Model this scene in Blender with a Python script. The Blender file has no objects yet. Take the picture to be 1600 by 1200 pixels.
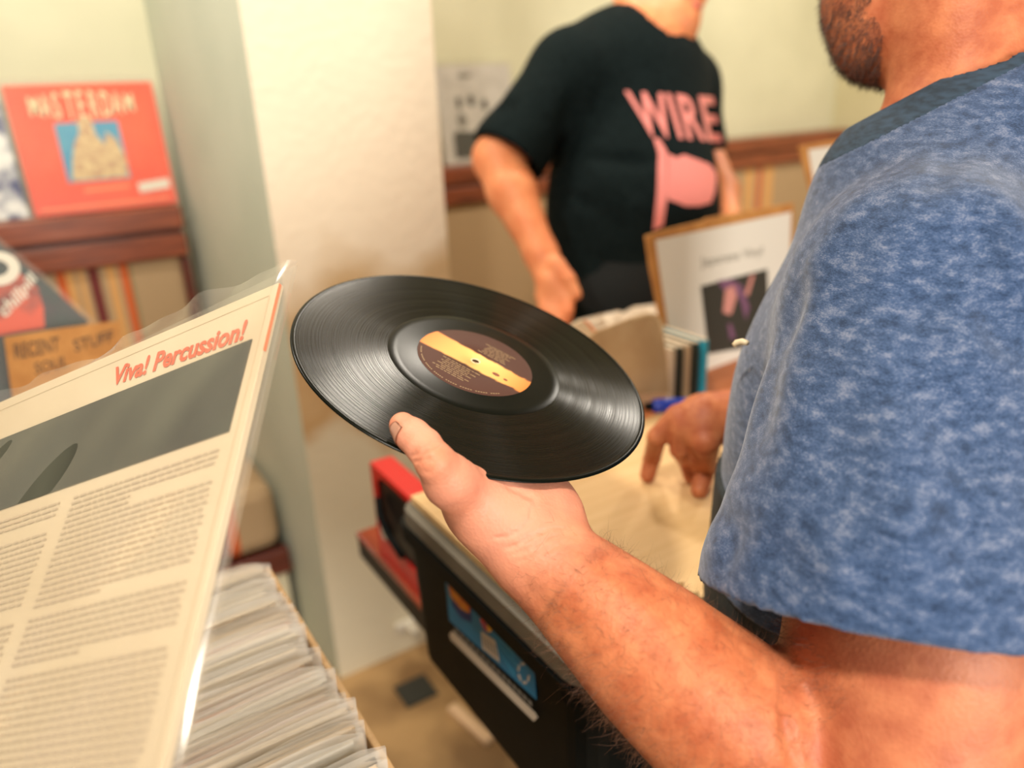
import bpy, bmesh, math, random
import numpy as np
from mathutils import Vector, Matrix
from mathutils.bvhtree import BVHTree
random.seed(7); rng = np.random.default_rng(7)
S = bpy.context.scene; COL = S.collection
# ------------------------------------------------------------------ camera
F = 1200.0; PITCH = math.radians(21); ROLL = math.radians(2.4); CH = 1.45
cam_d = bpy.data.cameras.new('camera'); cam = bpy.data.objects.new('camera', cam_d); COL.objects.link(cam)
S.camera = cam
cam_d.sensor_width = 36; cam_d.lens = 36 * F / 1600; cam_d.clip_start = 0.02
cam_d.dof.use_dof = True; cam_d.dof.focus_distance = 0.57; cam_d.dof.aperture_fstop = 2.7
fw = np.array([0, math.cos(PITCH), -math.sin(PITCH)]); u0 = np.array([0, math.sin(PITCH), math.cos(PITCH)]); r0 = np.array([1., 0, 0])
cr = r0 * math.cos(-ROLL) + u0 * math.sin(-ROLL); cu = -r0 * math.sin(-ROLL) + u0 * math.cos(-ROLL)
CP = np.array([0, 0, CH])
M = Matrix.Identity(4)
for i in range(3): M[i][0] = cr[i]; M[i][1] = cu[i]; M[i][2] = -fw[i]; M[i][3] = CP[i]
cam.matrix_world = M
# ------------------------------------------------------------------ world, lights, exposure
S.view_settings.view_transform = 'Standard'; S.view_settings.look = 'None'
S.view_settings.gamma = 1; S.view_settings.use_curve_mapping = False; S.view_settings.exposure = 0.08
W = bpy.data.worlds.new('world'); S.world = W; W.use_nodes = True
W.node_tree.nodes['Background'].inputs[0].default_value = (1.0, .96, .88, 1); W.node_tree.nodes['Background'].inputs[1].default_value = .24
def area(name, loc, target, size, power, col, shape='SQUARE', sy=None):
    l = bpy.data.lights.new(name, 'AREA'); l.size = size; l.energy = power; l.color = col; l.shape = shape
    if sy: l.shape = 'RECTANGLE'; l.size_y = sy
    o = bpy.data.objects.new(name, l); COL.objects.link(o); o.location = loc
    o.rotation_euler = (Vector(target) - Vector(loc)).to_track_quat('-Z', 'Y').to_euler(); return o
area('ceiling_lamp_light', (-.30, -.25, 2.52), (0, .8, .9), .15, 25, (1, .92, .80), 'DISK')
area('window_light', (1.35, -1.55, 1.50), (.25, .5, 1.15), .7, 62, (1, .96, .89), sy=.9)
area('far_lamp_light', (.2, 1.9, 2.52), (.2, 2.0, 0), .2, 12, (1, .91, .78), 'DISK')
area('corner_fill_light', (1.55, 2.65, 2.52), (1.5, 3.0, 0), .2, 24, (1, .92, .80), 'DISK')  # extra light, added to brighten the back wall at right
area('side_lamp_light', (-.80, 1.25, 2.52), (-.8, 1.6, .9), .12, 12, (1, .93, .82), 'DISK')
# ------------------------------------------------------------------ pixel helpers (a pixel plus a real distance gives a point)
YAW = math.radians(32)
U = np.array([math.cos(YAW), math.sin(YAW), 0]); V = np.array([-math.sin(YAW), math.cos(YAW), 0]); ZZ = np.array([0, 0, 1.])
def ray(px, py): return cr * (px - 800) / F + cu * (600 - py) / F + fw
def D(px, py, d): return CP + ray(px, py) * d
def atz(px, py, z): q = ray(px, py); return CP + q * (z - CH) / q[2]
def atU(px, py, a): q = ray(px, py); return CP + q * (a / (q @ U))
def atV(px, py, a): q = ray(px, py); return CP + q * (a / (q @ V))
def W3(u, v, z): return U * u + V * v + ZZ * z
def unit(a): a = np.array(a, float); return a / np.linalg.norm(a)
# ------------------------------------------------------------------ materials
def nmat(name):
    m = bpy.data.materials.new(name); m.use_nodes = True; nt = m.node_tree
    return m, nt, nt.nodes['Principled BSDF']
def lin(c):
    if max(c) <= 1: return tuple(c) + (1,)
    f = lambda x: (x / 255 / 12.92) if x / 255 <= .04045 else ((x / 255 + .055) / 1.055) ** 2.4
    return tuple(f(x) for x in c) + (1,)
def mat(name, c, rough=.6, c2=None, scale=20, detail=4, bump=0, bscale=None, spec=.5, stretch=None, metal=0, coat=0, sss=0, ramp=(.35, .65), sheen=0):
    m, nt, p = nmat(name)
    p.inputs['Roughness'].default_value = rough; p.inputs['Metallic'].default_value = metal
    p.inputs['Specular IOR Level'].default_value = spec; p.inputs['Coat Weight'].default_value = coat
    if sheen: p.inputs['Sheen Weight'].default_value = sheen
    if sss:
        p.inputs['Subsurface Weight'].default_value = sss; p.inputs['Subsurface Scale'].default_value = .01
        p.inputs['Subsurface Radius'].default_value = (1, .35, .2)
    p.inputs['Base Color'].default_value = lin(c)
    tc = nt.nodes.new('ShaderNodeTexCoord'); src = tc.outputs['Object']
    if stretch:
        mp = nt.nodes.new('ShaderNodeMapping'); mp.inputs['Scale'].default_value = stretch
        nt.links.new(src, mp.inputs[0]); src = mp.outputs[0]
    if c2 is not None:
        n = nt.nodes.new('ShaderNodeTexNoise'); n.inputs['Scale'].default_value = scale; n.inputs['Detail'].default_value = detail
        r = nt.nodes.new('ShaderNodeValToRGB'); r.color_ramp.elements[0].position = ramp[0]; r.color_ramp.elements[1].position = ramp[1]
        r.color_ramp.elements[0].color = lin(c); r.color_ramp.elements[1].color = lin(c2)
        nt.links.new(src, n.inputs[0]); nt.links.new(n.outputs[0], r.inputs[0]); nt.links.new(r.outputs[0], p.inputs['Base Color'])
    if bump:
        n = nt.nodes.new('ShaderNodeTexNoise'); n.inputs['Scale'].default_value = bscale or scale * 3; n.inputs['Detail'].default_value = 3
        b = nt.nodes.new('ShaderNodeBump'); b.inputs['Strength'].default_value = bump; b.inputs['Distance'].default_value = .002
        nt.links.new(src, n.inputs[0]); nt.links.new(n.outputs[0], b.inputs['Height']); nt.links.new(b.outputs[0], p.inputs['Normal'])
    return m
def plastic(name, white=.12, gloss=.22, rough=.12, bump=.35, bscale=30, rim=.5):
    m = bpy.data.materials.new(name); m.use_nodes = True; nt = m.node_tree; nt.nodes.clear()
    o = nt.nodes.new('ShaderNodeOutputMaterial'); t = nt.nodes.new('ShaderNodeBsdfTransparent'); g = nt.nodes.new('ShaderNodeBsdfGlossy'); d = nt.nodes.new('ShaderNodeBsdfDiffuse')
    tr = nt.nodes.new('ShaderNodeBsdfTranslucent'); tr.inputs[0].default_value = (.96, .93, .87, 1)
    g.inputs['Roughness'].default_value = rough; g.inputs[0].default_value = (1, .98, .94, 1); d.inputs[0].default_value = (.96, .93, .87, 1)
    a0 = nt.nodes.new('ShaderNodeMixShader'); a0.inputs[0].default_value = .5
    a = nt.nodes.new('ShaderNodeMixShader'); a.inputs[0].default_value = white
    b = nt.nodes.new('ShaderNodeMixShader'); lw = nt.nodes.new('ShaderNodeLayerWeight'); lw.inputs[0].default_value = .25
    mm = nt.nodes.new('ShaderNodeMath'); mm.operation = 'MULTIPLY_ADD'; mm.inputs[1].default_value = rim; mm.inputs[2].default_value = gloss
    tc = nt.nodes.new('ShaderNodeTexCoord'); mp = nt.nodes.new('ShaderNodeMapping'); mp.inputs['Scale'].default_value = (1, .35, 1); mp.inputs['Rotation'].default_value = (0, 0, .6)
    n = nt.nodes.new('ShaderNodeTexNoise'); n.inputs['Scale'].default_value = bscale; bp = nt.nodes.new('ShaderNodeBump'); bp.inputs['Strength'].default_value = bump; bp.inputs['Distance'].default_value = .004
    L = nt.links.new
    L(tc.outputs['Object'], mp.inputs[0]); L(mp.outputs[0], n.inputs[0]); L(n.outputs[0], bp.inputs['Height']); L(bp.outputs[0], g.inputs['Normal'])
    L(d.outputs[0], a0.inputs[1]); L(tr.outputs[0], a0.inputs[2])
    L(t.outputs[0], a.inputs[1]); L(a0.outputs[0], a.inputs[2]); L(lw.outputs['Facing'], mm.inputs[0]); L(mm.outputs[0], b.inputs[0])
    L(a.outputs[0], b.inputs[1]); L(g.outputs[0], b.inputs[2]); L(b.outputs[0], o.inputs[0])
    return m
# ------------------------------------------------------------------ object helpers
def link(name, me, m=None, parent=None):
    o = bpy.data.objects.new(name, me); COL.objects.link(o)
    if m is not None:
        for q in (m if isinstance(m, (list, tuple)) else [m]): me.materials.append(q)
    if parent is not None: o.parent = parent
    return o
def tag(o, label, cat, group=None, kind=None):
    o['label'] = label
    if cat: o['category'] = cat
    if group: o['group'] = group
    if kind: o['kind'] = kind
    return o
def frame(o, x=None, y=None, loc=(0, 0, 0), z=None):
    """object frame from two axes"""
    if z is None: x = unit(x); y = np.array(y, float); y = unit(y - x * (x @ y)); z = np.cross(x, y)
    else:
        z = unit(z); x = np.array(x, float); x = unit(x - z * (x @ z)); y = np.cross(z, x)
    m = Matrix.Identity(4)
    for i in range(3): m[i][0] = x[i]; m[i][1] = y[i]; m[i][2] = z[i]; m[i][3] = loc[i]
    o.matrix_world = m; return o
def empty(name, label, cat, group=None, loc=(0, 0, 0), x=U, z=ZZ):
    o = bpy.data.objects.new(name, None); COL.objects.link(o); o.empty_display_size = .05
    frame(o, x=x, z=z, loc=loc); tag(o, label, cat, group); return o
def bm_box(bm, c, s, bev=0, rot=None, seg=2):
    r = bmesh.ops.create_cube(bm, size=1); vs = r['verts']
    for v in vs: v.co = Vector((v.co.x * s[0], v.co.y * s[1], v.co.z * s[2]))
    if bev:
        es = list({e for v in vs for e in v.link_edges})
        q = bmesh.ops.bevel(bm, geom=es, offset=bev, segments=seg, profile=.5, affect='EDGES'); vs = list({v for f in q['faces'] for v in f.verts} | {v for v in vs if v.is_valid})
        vs = [v for v in bm.verts if v.is_valid and v.tag is False] if False else vs
    for v in vs:
        if rot is not None: v.co = rot @ v.co
        v.co = v.co + Vector(c)
    return vs
def box(name, c, s, m, parent=None, bev=.002, rot=None):
    bm = bmesh.new(); bm_box(bm, c, s, bev, rot); me = bpy.data.meshes.new(name); bm.to_mesh(me); bm.free(); return link(name, me, m, parent)
def poly(name, pts, th, m, parent=None, zoff=0):
    """prism of a 2-D outline (local xy) with thickness th along z"""
    bm = bmesh.new(); vs = [bm.verts.new((p[0], p[1], zoff)) for p in pts]; f = bm.faces.new(vs)
    if th:
        r = bmesh.ops.extrude_face_region(bm, geom=[f]); vv = [e for e in r['geom'] if isinstance(e, bmesh.types.BMVert)]
        for v in vv: v.co.z += th
    bmesh.ops.recalc_face_normals(bm, faces=bm.faces); me = bpy.data.meshes.new(name); bm.to_mesh(me); bm.free(); return link(name, me, m, parent)
def pmesh(name, v, f, m, parent=None, smooth=False):
    me = bpy.data.meshes.new(name); me.from_pydata([tuple(map(float, p)) for p in v], [], f); me.update()
    if smooth: me.polygons.foreach_set('use_smooth', [True] * len(me.polygons))
    return link(name, me, m, parent)
def tube(name, pts, r, m, parent=None, seg=10):
    pts = [np.array(p, float) for p in pts]; rs = r if isinstance(r, (list, tuple)) else [r] * len(pts); V_ = []; F_ = []
    for i, p in enumerate(pts):
        t = unit(pts[min(i + 1, len(pts) - 1)] - pts[max(i - 1, 0)]); a = unit(np.cross(t, [.3, .2, .93] if abs(t[2]) < .9 else [1, 0, 0])); b = np.cross(t, a)
        for k in range(seg): an = 2 * math.pi * k / seg; V_.append(p + (a * math.cos(an) + b * math.sin(an)) * rs[i])
    for i in range(len(pts) - 1):
        for k in range(seg): F_.append((i * seg + k, i * seg + (k + 1) % seg, (i + 1) * seg + (k + 1) % seg, (i + 1) * seg + k))
    F_.append(tuple(range(seg))[::-1]); F_.append(tuple(range((len(pts) - 1) * seg, len(pts) * seg)))
    return pmesh(name, V_, F_, m, parent, True)
def text_mesh(txt, size, bold=0, shear=0, spacing=1, align='LEFT', maxedge=None):
    c = bpy.data.curves.new('t', 'FONT'); c.body = txt; c.size = size; c.offset = bold; c.shear = shear; c.space_character = spacing; c.align_x = align; c.resolution_u = 3
    o = bpy.data.objects.new('t', c); COL.objects.link(o); bpy.context.view_layer.update()
    me = bpy.data.meshes.new_from_object(o.evaluated_get(bpy.context.evaluated_depsgraph_get())); bpy.data.objects.remove(o)
    if maxedge:
        bm = bmesh.new(); bm.from_mesh(me); bmesh.ops.triangulate(bm, faces=bm.faces)
        for _ in range(5):
            es = [e for e in bm.edges if e.calc_length() > maxedge]
            if not es: break
            bmesh.ops.subdivide_edges(bm, edges=es, cuts=1); bmesh.ops.triangulate(bm, faces=bm.faces)
        bm.to_mesh(me); bm.free()
    me.name = 'lettering'; return me
def text(name, txt, size, m, parent, loc, rot=0, bold=0, shear=0, spacing=1, align='LEFT', sx=1):
    me = text_mesh(txt, size, bold, shear, spacing, align); o = link(name, me, m, parent)
    o.location = loc; o.rotation_euler = (0, 0, rot); o.scale = (sx, 1, 1); return o
# ------------------------------------------------------------------ implicit surfaces: one continuous skin from blended limbs
class SDF:
    def __init__(s): s.p = []; s.c = []; s.cut = []
    def cone(s, a, b, ra, rb, k=.01, flat=None):
        s.p.append(('c', np.array(a, float), np.array(b, float), ra, rb, k, flat)); return s
    def chain(s, pts, rs, k=.006, flat=None):
        for i in range(len(pts) - 1): s.cone(pts[i], pts[i + 1], rs[i], rs[i + 1], k, flat)
        return s
    def ell(s, c, R, r, k=.01):
        s.p.append(('e', np.array(c, float), np.array(R, float), np.array(r, float), 0, k, None)); return s
    def crease(s, pts, w, amp):
        for i in range(len(pts) - 1): s.c.append((np.array(pts[i], float), np.array(pts[i + 1], float), w, amp))
        return s
    def sub(s, q): s.cut.append(q); return s        # q: another SDF or a (point, normal) half space that is removed
    @staticmethod
    def dp(q, P):
        if q[0] == 'c':
            a, b, ra, rb, k, fl = q[1:]
            if fl is not None:
                ax, f = fl; t0 = (P - a) @ ax; P = P + np.multiply.outer(t0 * (1 / f - 1), ax)
                bb = b + ax * ((b - a) @ ax) * (1 / f - 1)
            else: bb = b; f = 1
            ab = bb - a; t = np.clip(((P - a) @ ab) / max(ab @ ab, 1e-12), 0, 1)
            d = np.sqrt((((P - a) - t[..., None] * ab) ** 2).sum(-1)) - (ra + (rb - ra) * t)
            return d * (f if f < 1 else 1)
        c, R, r = q[1:4]; L = (P - c) @ R.T
        k0 = np.sqrt(((L / r) ** 2).sum(-1)); k1 = np.sqrt(((L / r ** 2) ** 2).sum(-1)) + 1e-9
        return k0 * (k0 - 1) / k1
    def ev(s, P, idx=None):
        d = None
        for i in (range(len(s.p)) if idx is None else idx):
            q = s.p[i]; e = s.dp(q, P)
            if d is None: d = e
            else:
                k = q[5]; h = np.maximum(k - np.abs(d - e), 0) / k; d = np.minimum(d, e) - h * h * k * .25
        if d is None: return np.full(P.shape[:-1], 1.0)
        for a, b, w, amp in s.c:
            ab = b - a; mid = (a + b) / 2; P0 = P.reshape(-1, 3)
            if np.linalg.norm(P0.mean(0) - mid) > np.linalg.norm(ab) / 2 + 4 * w + np.ptp(P0[:, 0]) * 1.8 + .01: continue
            t = np.clip(((P - a) @ ab) / max(ab @ ab, 1e-12), 0, 1); q = ((P - a - t[..., None] * ab) ** 2).sum(-1)
            d = d - amp * np.exp(-q / (w * w)) * np.sin(np.pi * (t * .84 + .08))
        for q in s.cut:
            if isinstance(q, SDF): d = np.maximum(d, -q.ev(P))
            else: d = np.maximum(d, (P - q[0]) @ q[1])
        return d
    def mesh(s, h):
        n = 14; lo = []; hi = []
        for q in s.p:
            if q[0] == 'c': m_ = max(q[3], q[4]) / (q[6][1] if q[6] is not None and q[6][1] < 1 else 1) * (q[6][1] if q[6] is not None and q[6][1] > 1 else 1) + .01; lo.append(np.minimum(q[1], q[2]) - m_); hi.append(np.maximum(q[1], q[2]) + m_)
            else: m_ = q[3].max() + .01; lo.append(q[1] - m_); hi.append(q[1] + m_)
        lo = np.min(lo, 0); hi = np.max(hi, 0); B = h * n; nb = np.ceil((hi - lo) / B).astype(int) + 1
        G = np.stack(np.meshgrid(*[np.arange(x) for x in nb], indexing='ij'), -1).reshape(-1, 3); C = lo + (G + .5) * B
        Rb = B * .87; Dm = np.stack([s.dp(q, C) for q in s.p]); act = np.where(Dm.min(0) < Rb + .035)[0]
        N = nb * n + 2; gid = lambda I: (I[..., 0] * N[1] + I[..., 1]) * N[2] + I[..., 2]
        ar = np.arange(n + 1); O = np.stack(np.meshgrid(ar, ar, ar, indexing='ij'), -1)
        ids = []; vs = []; quads = []
        cor = [(i, j, k) for i in (0, 1) for j in (0, 1) for k in (0, 1)]
        edg = [(a, b) for a in range(8) for b in range(a + 1, 8) if sum(abs(cor[a][x] - cor[b][x]) for x in range(3)) == 1]
        for bi in act:
            idx = np.where(Dm[:, bi] < Rb * 1.4 + .09)[0]
            I = G[bi] * n + O; P = lo + I * h; v = s.ev(P, idx)
            if v.min() > 0 or v.max() < 0: continue
            cs = np.stack([v[i:n + i, j:n + j, k:n + k] for i, j, k in cor], -1); ng = cs < 0
            on = ng.any(-1) & ~ng.all(-1); ci = np.argwhere(on)
            if len(ci):
                c8 = cs[on]; acc = np.zeros((len(ci), 3)); cnt = np.zeros(len(ci))
                for a, b in edg:
                    va, vb = c8[:, a], c8[:, b]; cx = (va < 0) != (vb < 0); t = np.where(cx, va / np.where(cx, va - vb, 1), 0)
                    pa = np.array(cor[a], float); pb = np.array(cor[b], float)
                    acc += (pa + t[:, None] * (pb - pa)) * cx[:, None]; cnt += cx
                vs.append(lo + (G[bi] * n + ci + acc / cnt[:, None]) * h); ids.append(gid(G[bi] * n + ci))
            for ax in range(3):
                sl = [slice(0, n)] * 3; sh = [slice(0, n)] * 3; sh[ax] = slice(1, n + 1)
                a = v[tuple(sl)] < 0; b = v[tuple(sh)] < 0
                for flip, mk in ((0, a & ~b), (1, ~a & b)):
                    e = np.argwhere(mk)
                    if not len(e): continue
                    e = e + G[bi] * n; o1 = np.zeros(3, int); o2 = np.zeros(3, int); o1[(ax + 1) % 3] = 1; o2[(ax + 2) % 3] = 1
                    q = np.stack([gid(e - o1 - o2), gid(e - o2), gid(e), gid(e - o1)], -1)
                    quads.append(q[:, ::-1] if flip else q)
        ids = np.concatenate(ids); vs = np.concatenate(vs); o = np.argsort(ids); ids = ids[o]; vs = vs[o]; Q = np.concatenate(quads)
        pos = np.clip(np.searchsorted(ids, Q), 0, len(ids) - 1); ok = (ids[pos] == Q).all(1); return vs, pos[ok]
def fast_mesh(name, parts, m, parent=None, smooth=True, matid=None):
    off = 0; Vs = []; Qs = []; mi = []
    for i, (v, q) in enumerate(parts): Vs.append(v); Qs.append(q + off); off += len(v); mi.append(np.full(len(q), i))
    v = np.concatenate(Vs); q = np.concatenate(Qs); me = bpy.data.meshes.new(name)
    me.vertices.add(len(v)); me.vertices.foreach_set('co', v.astype(np.float32).ravel())
    me.loops.add(q.size); me.loops.foreach_set('vertex_index', q.astype(np.int32).ravel())
    me.polygons.add(len(q)); me.polygons.foreach_set('loop_start', np.arange(0, q.size, 4, dtype=np.int32)); me.polygons.foreach_set('loop_total', np.full(len(q), 4, np.int32))
    me.update(calc_edges=True); me.validate()
    if smooth: me.polygons.foreach_set('use_smooth', np.ones(len(me.polygons), bool))
    return link(name, me, m, parent)
def hairs(name, pts, nrm, dirs, length, width, m, parent, curl=.5):
    """thin tapering ribbons rooted on the skin"""
    V_ = []; F_ = []
    for p, n, d in zip(pts, nrm, dirs):
        L = length * random.uniform(.5, 1.2); d = unit(d + rng.normal(0, curl * .35, 3)); s_ = unit(np.cross(n, d) + rng.normal(0, .3, 3)) * width
        cv = rng.normal(0, curl * .35, 3); b = len(V_); ns = 3
        for i in range(ns + 1):
            t = i / ns; q = p - n * .0004 + (n * (.75 * t) + d * (.85 * t) + (cv - n * .45) * t * t) * L; w = s_ * (1 - .7 * t)
            V_ += [q - w, q + w]
        for i in range(ns): F_.append((b + 2 * i, b + 2 * i + 1, b + 2 * i + 3, b + 2 * i + 2))
    o = pmesh(name, V_, F_, m, parent); o['kind'] = 'stuff'; return o
def surf(o):
    me = o.data; n = len(me.vertices); c = np.empty(n * 3, np.float32); me.vertices.foreach_get('co', c); k = np.empty(n * 3, np.float32); me.vertex_normals.foreach_get('vector', k)
    return c.reshape(-1, 3).astype(float), k.reshape(-1, 3).astype(float)
def to_px(P):
    d = P - CP; z = d @ fw; return 800 + F * (d @ cr) / z, 600 - F * (d @ cu) / z
R3 = lambda x, y: (lambda x, y: np.array([x, y, np.cross(x, y)]))(unit(x), unit(np.array(y, float) - unit(x) * (unit(x) @ np.array(y, float))))
# ================================================================== the setting
def attach(o, p):
    o.parent = p; o.matrix_parent_inverse = p.matrix_world.inverted(); return o
def struct(o): o['kind'] = 'structure'; return o
def prism(name, foot, z0, z1, m):
    """upright prism over a footprint given in room coordinates (U, V)"""
    n = len(foot); v = [W3(a, b, z0) for a, b in foot] + [W3(a, b, z1) for a, b in foot]
    f = [tuple(range(n))[::-1], tuple(range(n, 2 * n))] + [(i, (i + 1) % n, n + (i + 1) % n, n + i) for i in range(n)]
    return pmesh(name, v, f, m)
m_wall = mat('painted_plaster', (212, 208, 178), .85, (202, 198, 168), 3, bump=.15, bscale=60)
m_wall_r = mat('painted_plaster_side', (208, 200, 162), .85, (198, 190, 152), 3, bump=.15, bscale=60)
m_floor = mat('worn_vinyl_floor', (176, 140, 92), .55, (128, 96, 58), 5, detail=5, ramp=(.38, .62), bump=.1)
m_pil, nt, p = nmat('cream_textured_paper')       # cream textured paint, with a mottled brown band lower down
p.inputs['Roughness'].default_value = .8
tc = nt.nodes.new('ShaderNodeTexCoord'); sx = nt.nodes.new('ShaderNodeSeparateXYZ'); nz = nt.nodes.new('ShaderNodeTexNoise'); nz.inputs['Scale'].default_value = 5.5
ad = nt.nodes.new('ShaderNodeMath'); ad.operation = 'MULTIPLY_ADD'; ad.inputs[1].default_value = .55
rp = nt.nodes.new('ShaderNodeValToRGB'); e = rp.color_ramp.elements
e[0].position = .62; e[0].color = lin((222, 210, 182)); e[1].position = 1.32; e[1].color = lin((246, 230, 204))
rp.color_ramp.elements[1].position = .98; e2 = e.new(.70); e2.color = lin((196, 160, 112)); e3 = e.new(.86); e3.color = lin((214, 184, 140))
L = nt.links.new
L(tc.outputs['Object'], sx.inputs[0]); L(tc.outputs['Object'], nz.inputs[0]); L(nz.outputs[0], ad.inputs[0]); L(sx.outputs[2], ad.inputs[2])
dv = nt.nodes.new('ShaderNodeMath'); dv.operation = 'MULTIPLY_ADD'; dv.inputs[1].default_value = .75; dv.inputs[2].default_value = -.08; L(ad.outputs[0], dv.inputs[0]); L(dv.outputs[0], rp.inputs[0]); L(rp.outputs[0], p.inputs['Base Color'])
n2 = nt.nodes.new('ShaderNodeTexNoise'); n2.inputs['Scale'].default_value = 45; b2 = nt.nodes.new('ShaderNodeBump'); b2.inputs['Strength'].default_value = .35; b2.inputs['Distance'].default_value = .004
L(tc.outputs['Object'], n2.inputs[0]); L(n2.outputs[0], b2.inputs['Height']); L(b2.outputs[0], p.inputs['Normal'])
m_ceil = mat('ceiling_paint', (225, 215, 190), .9)
struct(prism('floor', [(-2.6, -2.2), (3.8, -2.2), (3.8, 2.8), (-2.6, 2.8)], -.05, 0, m_floor))
struct(prism('ceiling', [(-2.6, -2.2), (3.8, -2.2), (3.8, 2.8), (-2.6, 2.8)], 2.65, 2.7, m_ceil))
struct(prism('wall_left', [(-2.6, 2.32), (.42, 2.32), (.42, 2.8), (-2.6, 2.8)], 0, 2.65, m_wall))
UR = float(atV(690, 250, 1.65) @ U)
m_splay = mat('pale_green_grey_paint', (208, 212, 192), .8, (198, 204, 184), 4, bump=.1)
PC = .452
pil = prism('wall_pillar', [(PC, 1.65), (UR, 1.65), (UR + .05, 2.62), (.372, 2.62)], 0, 2.65, [m_pil, m_splay]); struct(pil)
pil.data.polygons[5].material_index = 1
struct(prism('wall_back', [(UR, 2.6), (3.8, 2.6), (3.8, 2.8), (UR, 2.8)], 0, 2.65, m_wall))
struct(prism('wall_right', [(3.62, -2.2), (3.8, -2.2), (3.8, 2.6), (3.62, 2.6)], 0, 2.65, m_wall_r))
# ceiling lamps (lights set at the top; the right-corner one is added to brighten)
m_lampshade = mat('opal_glass', (250, 245, 230), .4); nt = m_lampshade.node_tree; nt.nodes['Principled BSDF'].inputs['Emission Color'].default_value = (1, .86, .66, 1); nt.nodes['Principled BSDF'].inputs['Emission Strength'].default_value = 3
m_brass = mat('lamp_metal', (150, 140, 120), .35, metal=1)
for i, (x, y, where) in enumerate([(-.30, -.25, 'above the record crate'), (.2, 1.9, 'above the seller'), (1.55, 2.65, 'added to brighten the right corner'), (-.80, 1.25, 'over the bench on the left')]):
    lp = empty('ceiling_lamp', 'round opal ceiling lamp %s' % where, 'ceiling lamp', 'ceiling lamps', (x, y, 2.65), x=(1, 0, 0))
    bm = bmesh.new(); bmesh.ops.create_cone(bm, cap_ends=True, segments=32, radius1=.17, radius2=.19, depth=.03); me = bpy.data.meshes.new('base'); bm.to_mesh(me); bm.free()
    o = link('base', me, m_brass, lp); o.location = (0, 0, -.015)
    bm = bmesh.new(); bmesh.ops.create_uvsphere(bm, u_segments=32, v_segments=12, radius=.16)
    for v in bm.verts: v.co.z *= .35
    me = bpy.data.meshes.new('shade'); bm.to_mesh(me); bm.free(); o = link('shade', me, m_lampshade, lp); o.location = (0, 0, -.035)
# ------------------------------------------------------------------ benches (settle backs with wooden rails)
m_wood = mat('varnished_red_brown_wood', (146, 74, 42), .35, (104, 48, 26), 6, stretch=(1.2, 14, 14), bump=.15, coat=.3)
m_wood_d = mat('dark_red_brown_wood', (104, 44, 28), .4, (74, 30, 20), 6, stretch=(1.2, 14, 14), coat=.2)
def stripes(name, base, cols, x0, w):
    """flat woven stripes: constant bands along local x"""
    m, nt, p = nmat(name); p.inputs['Roughness'].default_value = .9
    tc = nt.nodes.new('ShaderNodeTexCoord'); sx = nt.nodes.new('ShaderNodeSeparateXYZ'); mr = nt.nodes.new('ShaderNodeMapRange'); mr.inputs['From Min'].default_value = x0; mr.inputs['From Max'].default_value = x0 + w
    r = nt.nodes.new('ShaderNodeValToRGB'); r.color_ramp.interpolation = 'CONSTANT'; r.color_ramp.elements[0].color = lin(base); r.color_ramp.elements[0].position = 0; r.color_ramp.elements[1].position = .999; r.color_ramp.elements[1].color = lin(base)
    for pos, c in cols: q = r.color_ramp.elements.new(pos); q.color = lin(c)
    nt.links.new(tc.outputs['Object'], sx.inputs[0]); nt.links.new(sx.outputs[0], mr.inputs[0]); nt.links.new(mr.outputs[0], r.inputs[0]); nt.links.new(r.outputs[0], p.inputs['Base Color']); return m
tan = (176, 148, 112); org = (206, 96, 44); gold = (214, 160, 98); mar = (112, 48, 44); grn = (140, 128, 92)
SC = [(.02, org), (.13, gold), (.24, tan), (.30, gold), (.36, tan), (.42, mar), (.56, tan), (.66, gold), (.78, tan), (.84, org), (.95, grn)]
def bench(name, label, u0_, u1_, vf, stripe_u, stripe_w, seat=True):
    b = empty(name, label, 'bench', None, W3(u0_, vf, 0))
    Lg = u1_ - u0_; mst = stripes('striped_upholstery', tan, SC, stripe_u - u0_, stripe_w)
    box('back_cushion', (Lg / 2, .055, .77), (Lg - .04, .07, .60), mst, b, .015)
    box('top_rail', (Lg / 2, .05, 1.170), (Lg, .115, .06), m_wood, b, .006)
    box('lower_rail', (Lg / 2, .05, 1.098), (Lg, .10, .062), m_wood, b, .006)
    box('rail_joint', (Lg / 2, .06, 1.134), (Lg - .01, .08, .02), m_wood_d, b, 0)
    for x in (.012, Lg - .012): box('end_post', (x, .06, .53), (.024, .10, 1.06), m_wood_d, b, .003)
    return b, Lg, mst
x0 = float(atV(97, 480, 2.2) @ U); x1 = float(atV(217, 470, 2.2) @ U)
bl, Lg, mst = bench('bench', 'long upholstered bench left of the pillar with red-brown rail and striped back', -1.5, .372, 2.20, x0, x1 - x0)
sx0 = .36 + 1.5
ms2 = stripes('striped_seat', tan, [(.02, org), (.25, mar), (.7, org), (.98, tan)], sx0 - .155, .10)
box('seat_cushion', (Lg / 2 + .02, -.165, .415), (Lg + .04, .35, .19), ms2, bl, .035)
box('seat_rail', (Lg / 2 + .025, -.335, .278), (Lg + .05, .03, .075), m_wood_d, bl, .004)
box('base_panel', (Lg / 2 + .02, -.32, .12), (Lg + .04, .02, .24), mat('cream_panel', (222, 212, 180), .7), bl, .002)
x0 = float(atV(1168, 290, 2.48) @ U); x1 = float(atV(1212, 290, 2.48) @ U)
m2l = [(.02, gold), (.3, tan), (.45, org), (.6, tan), (.7, gold)]
SC = m2l
br, Lr, mst = bench('bench', 'long upholstered bench right of the pillar behind the seller, dark red rail', UR + .06, 3.60, 2.48, x0, x1 - x0)
box('seat_cushion', (Lr / 2, -.165, .415), (Lr, .35, .19), mat('tan_upholstery', (150, 120, 88), .9), br, .035)
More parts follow.
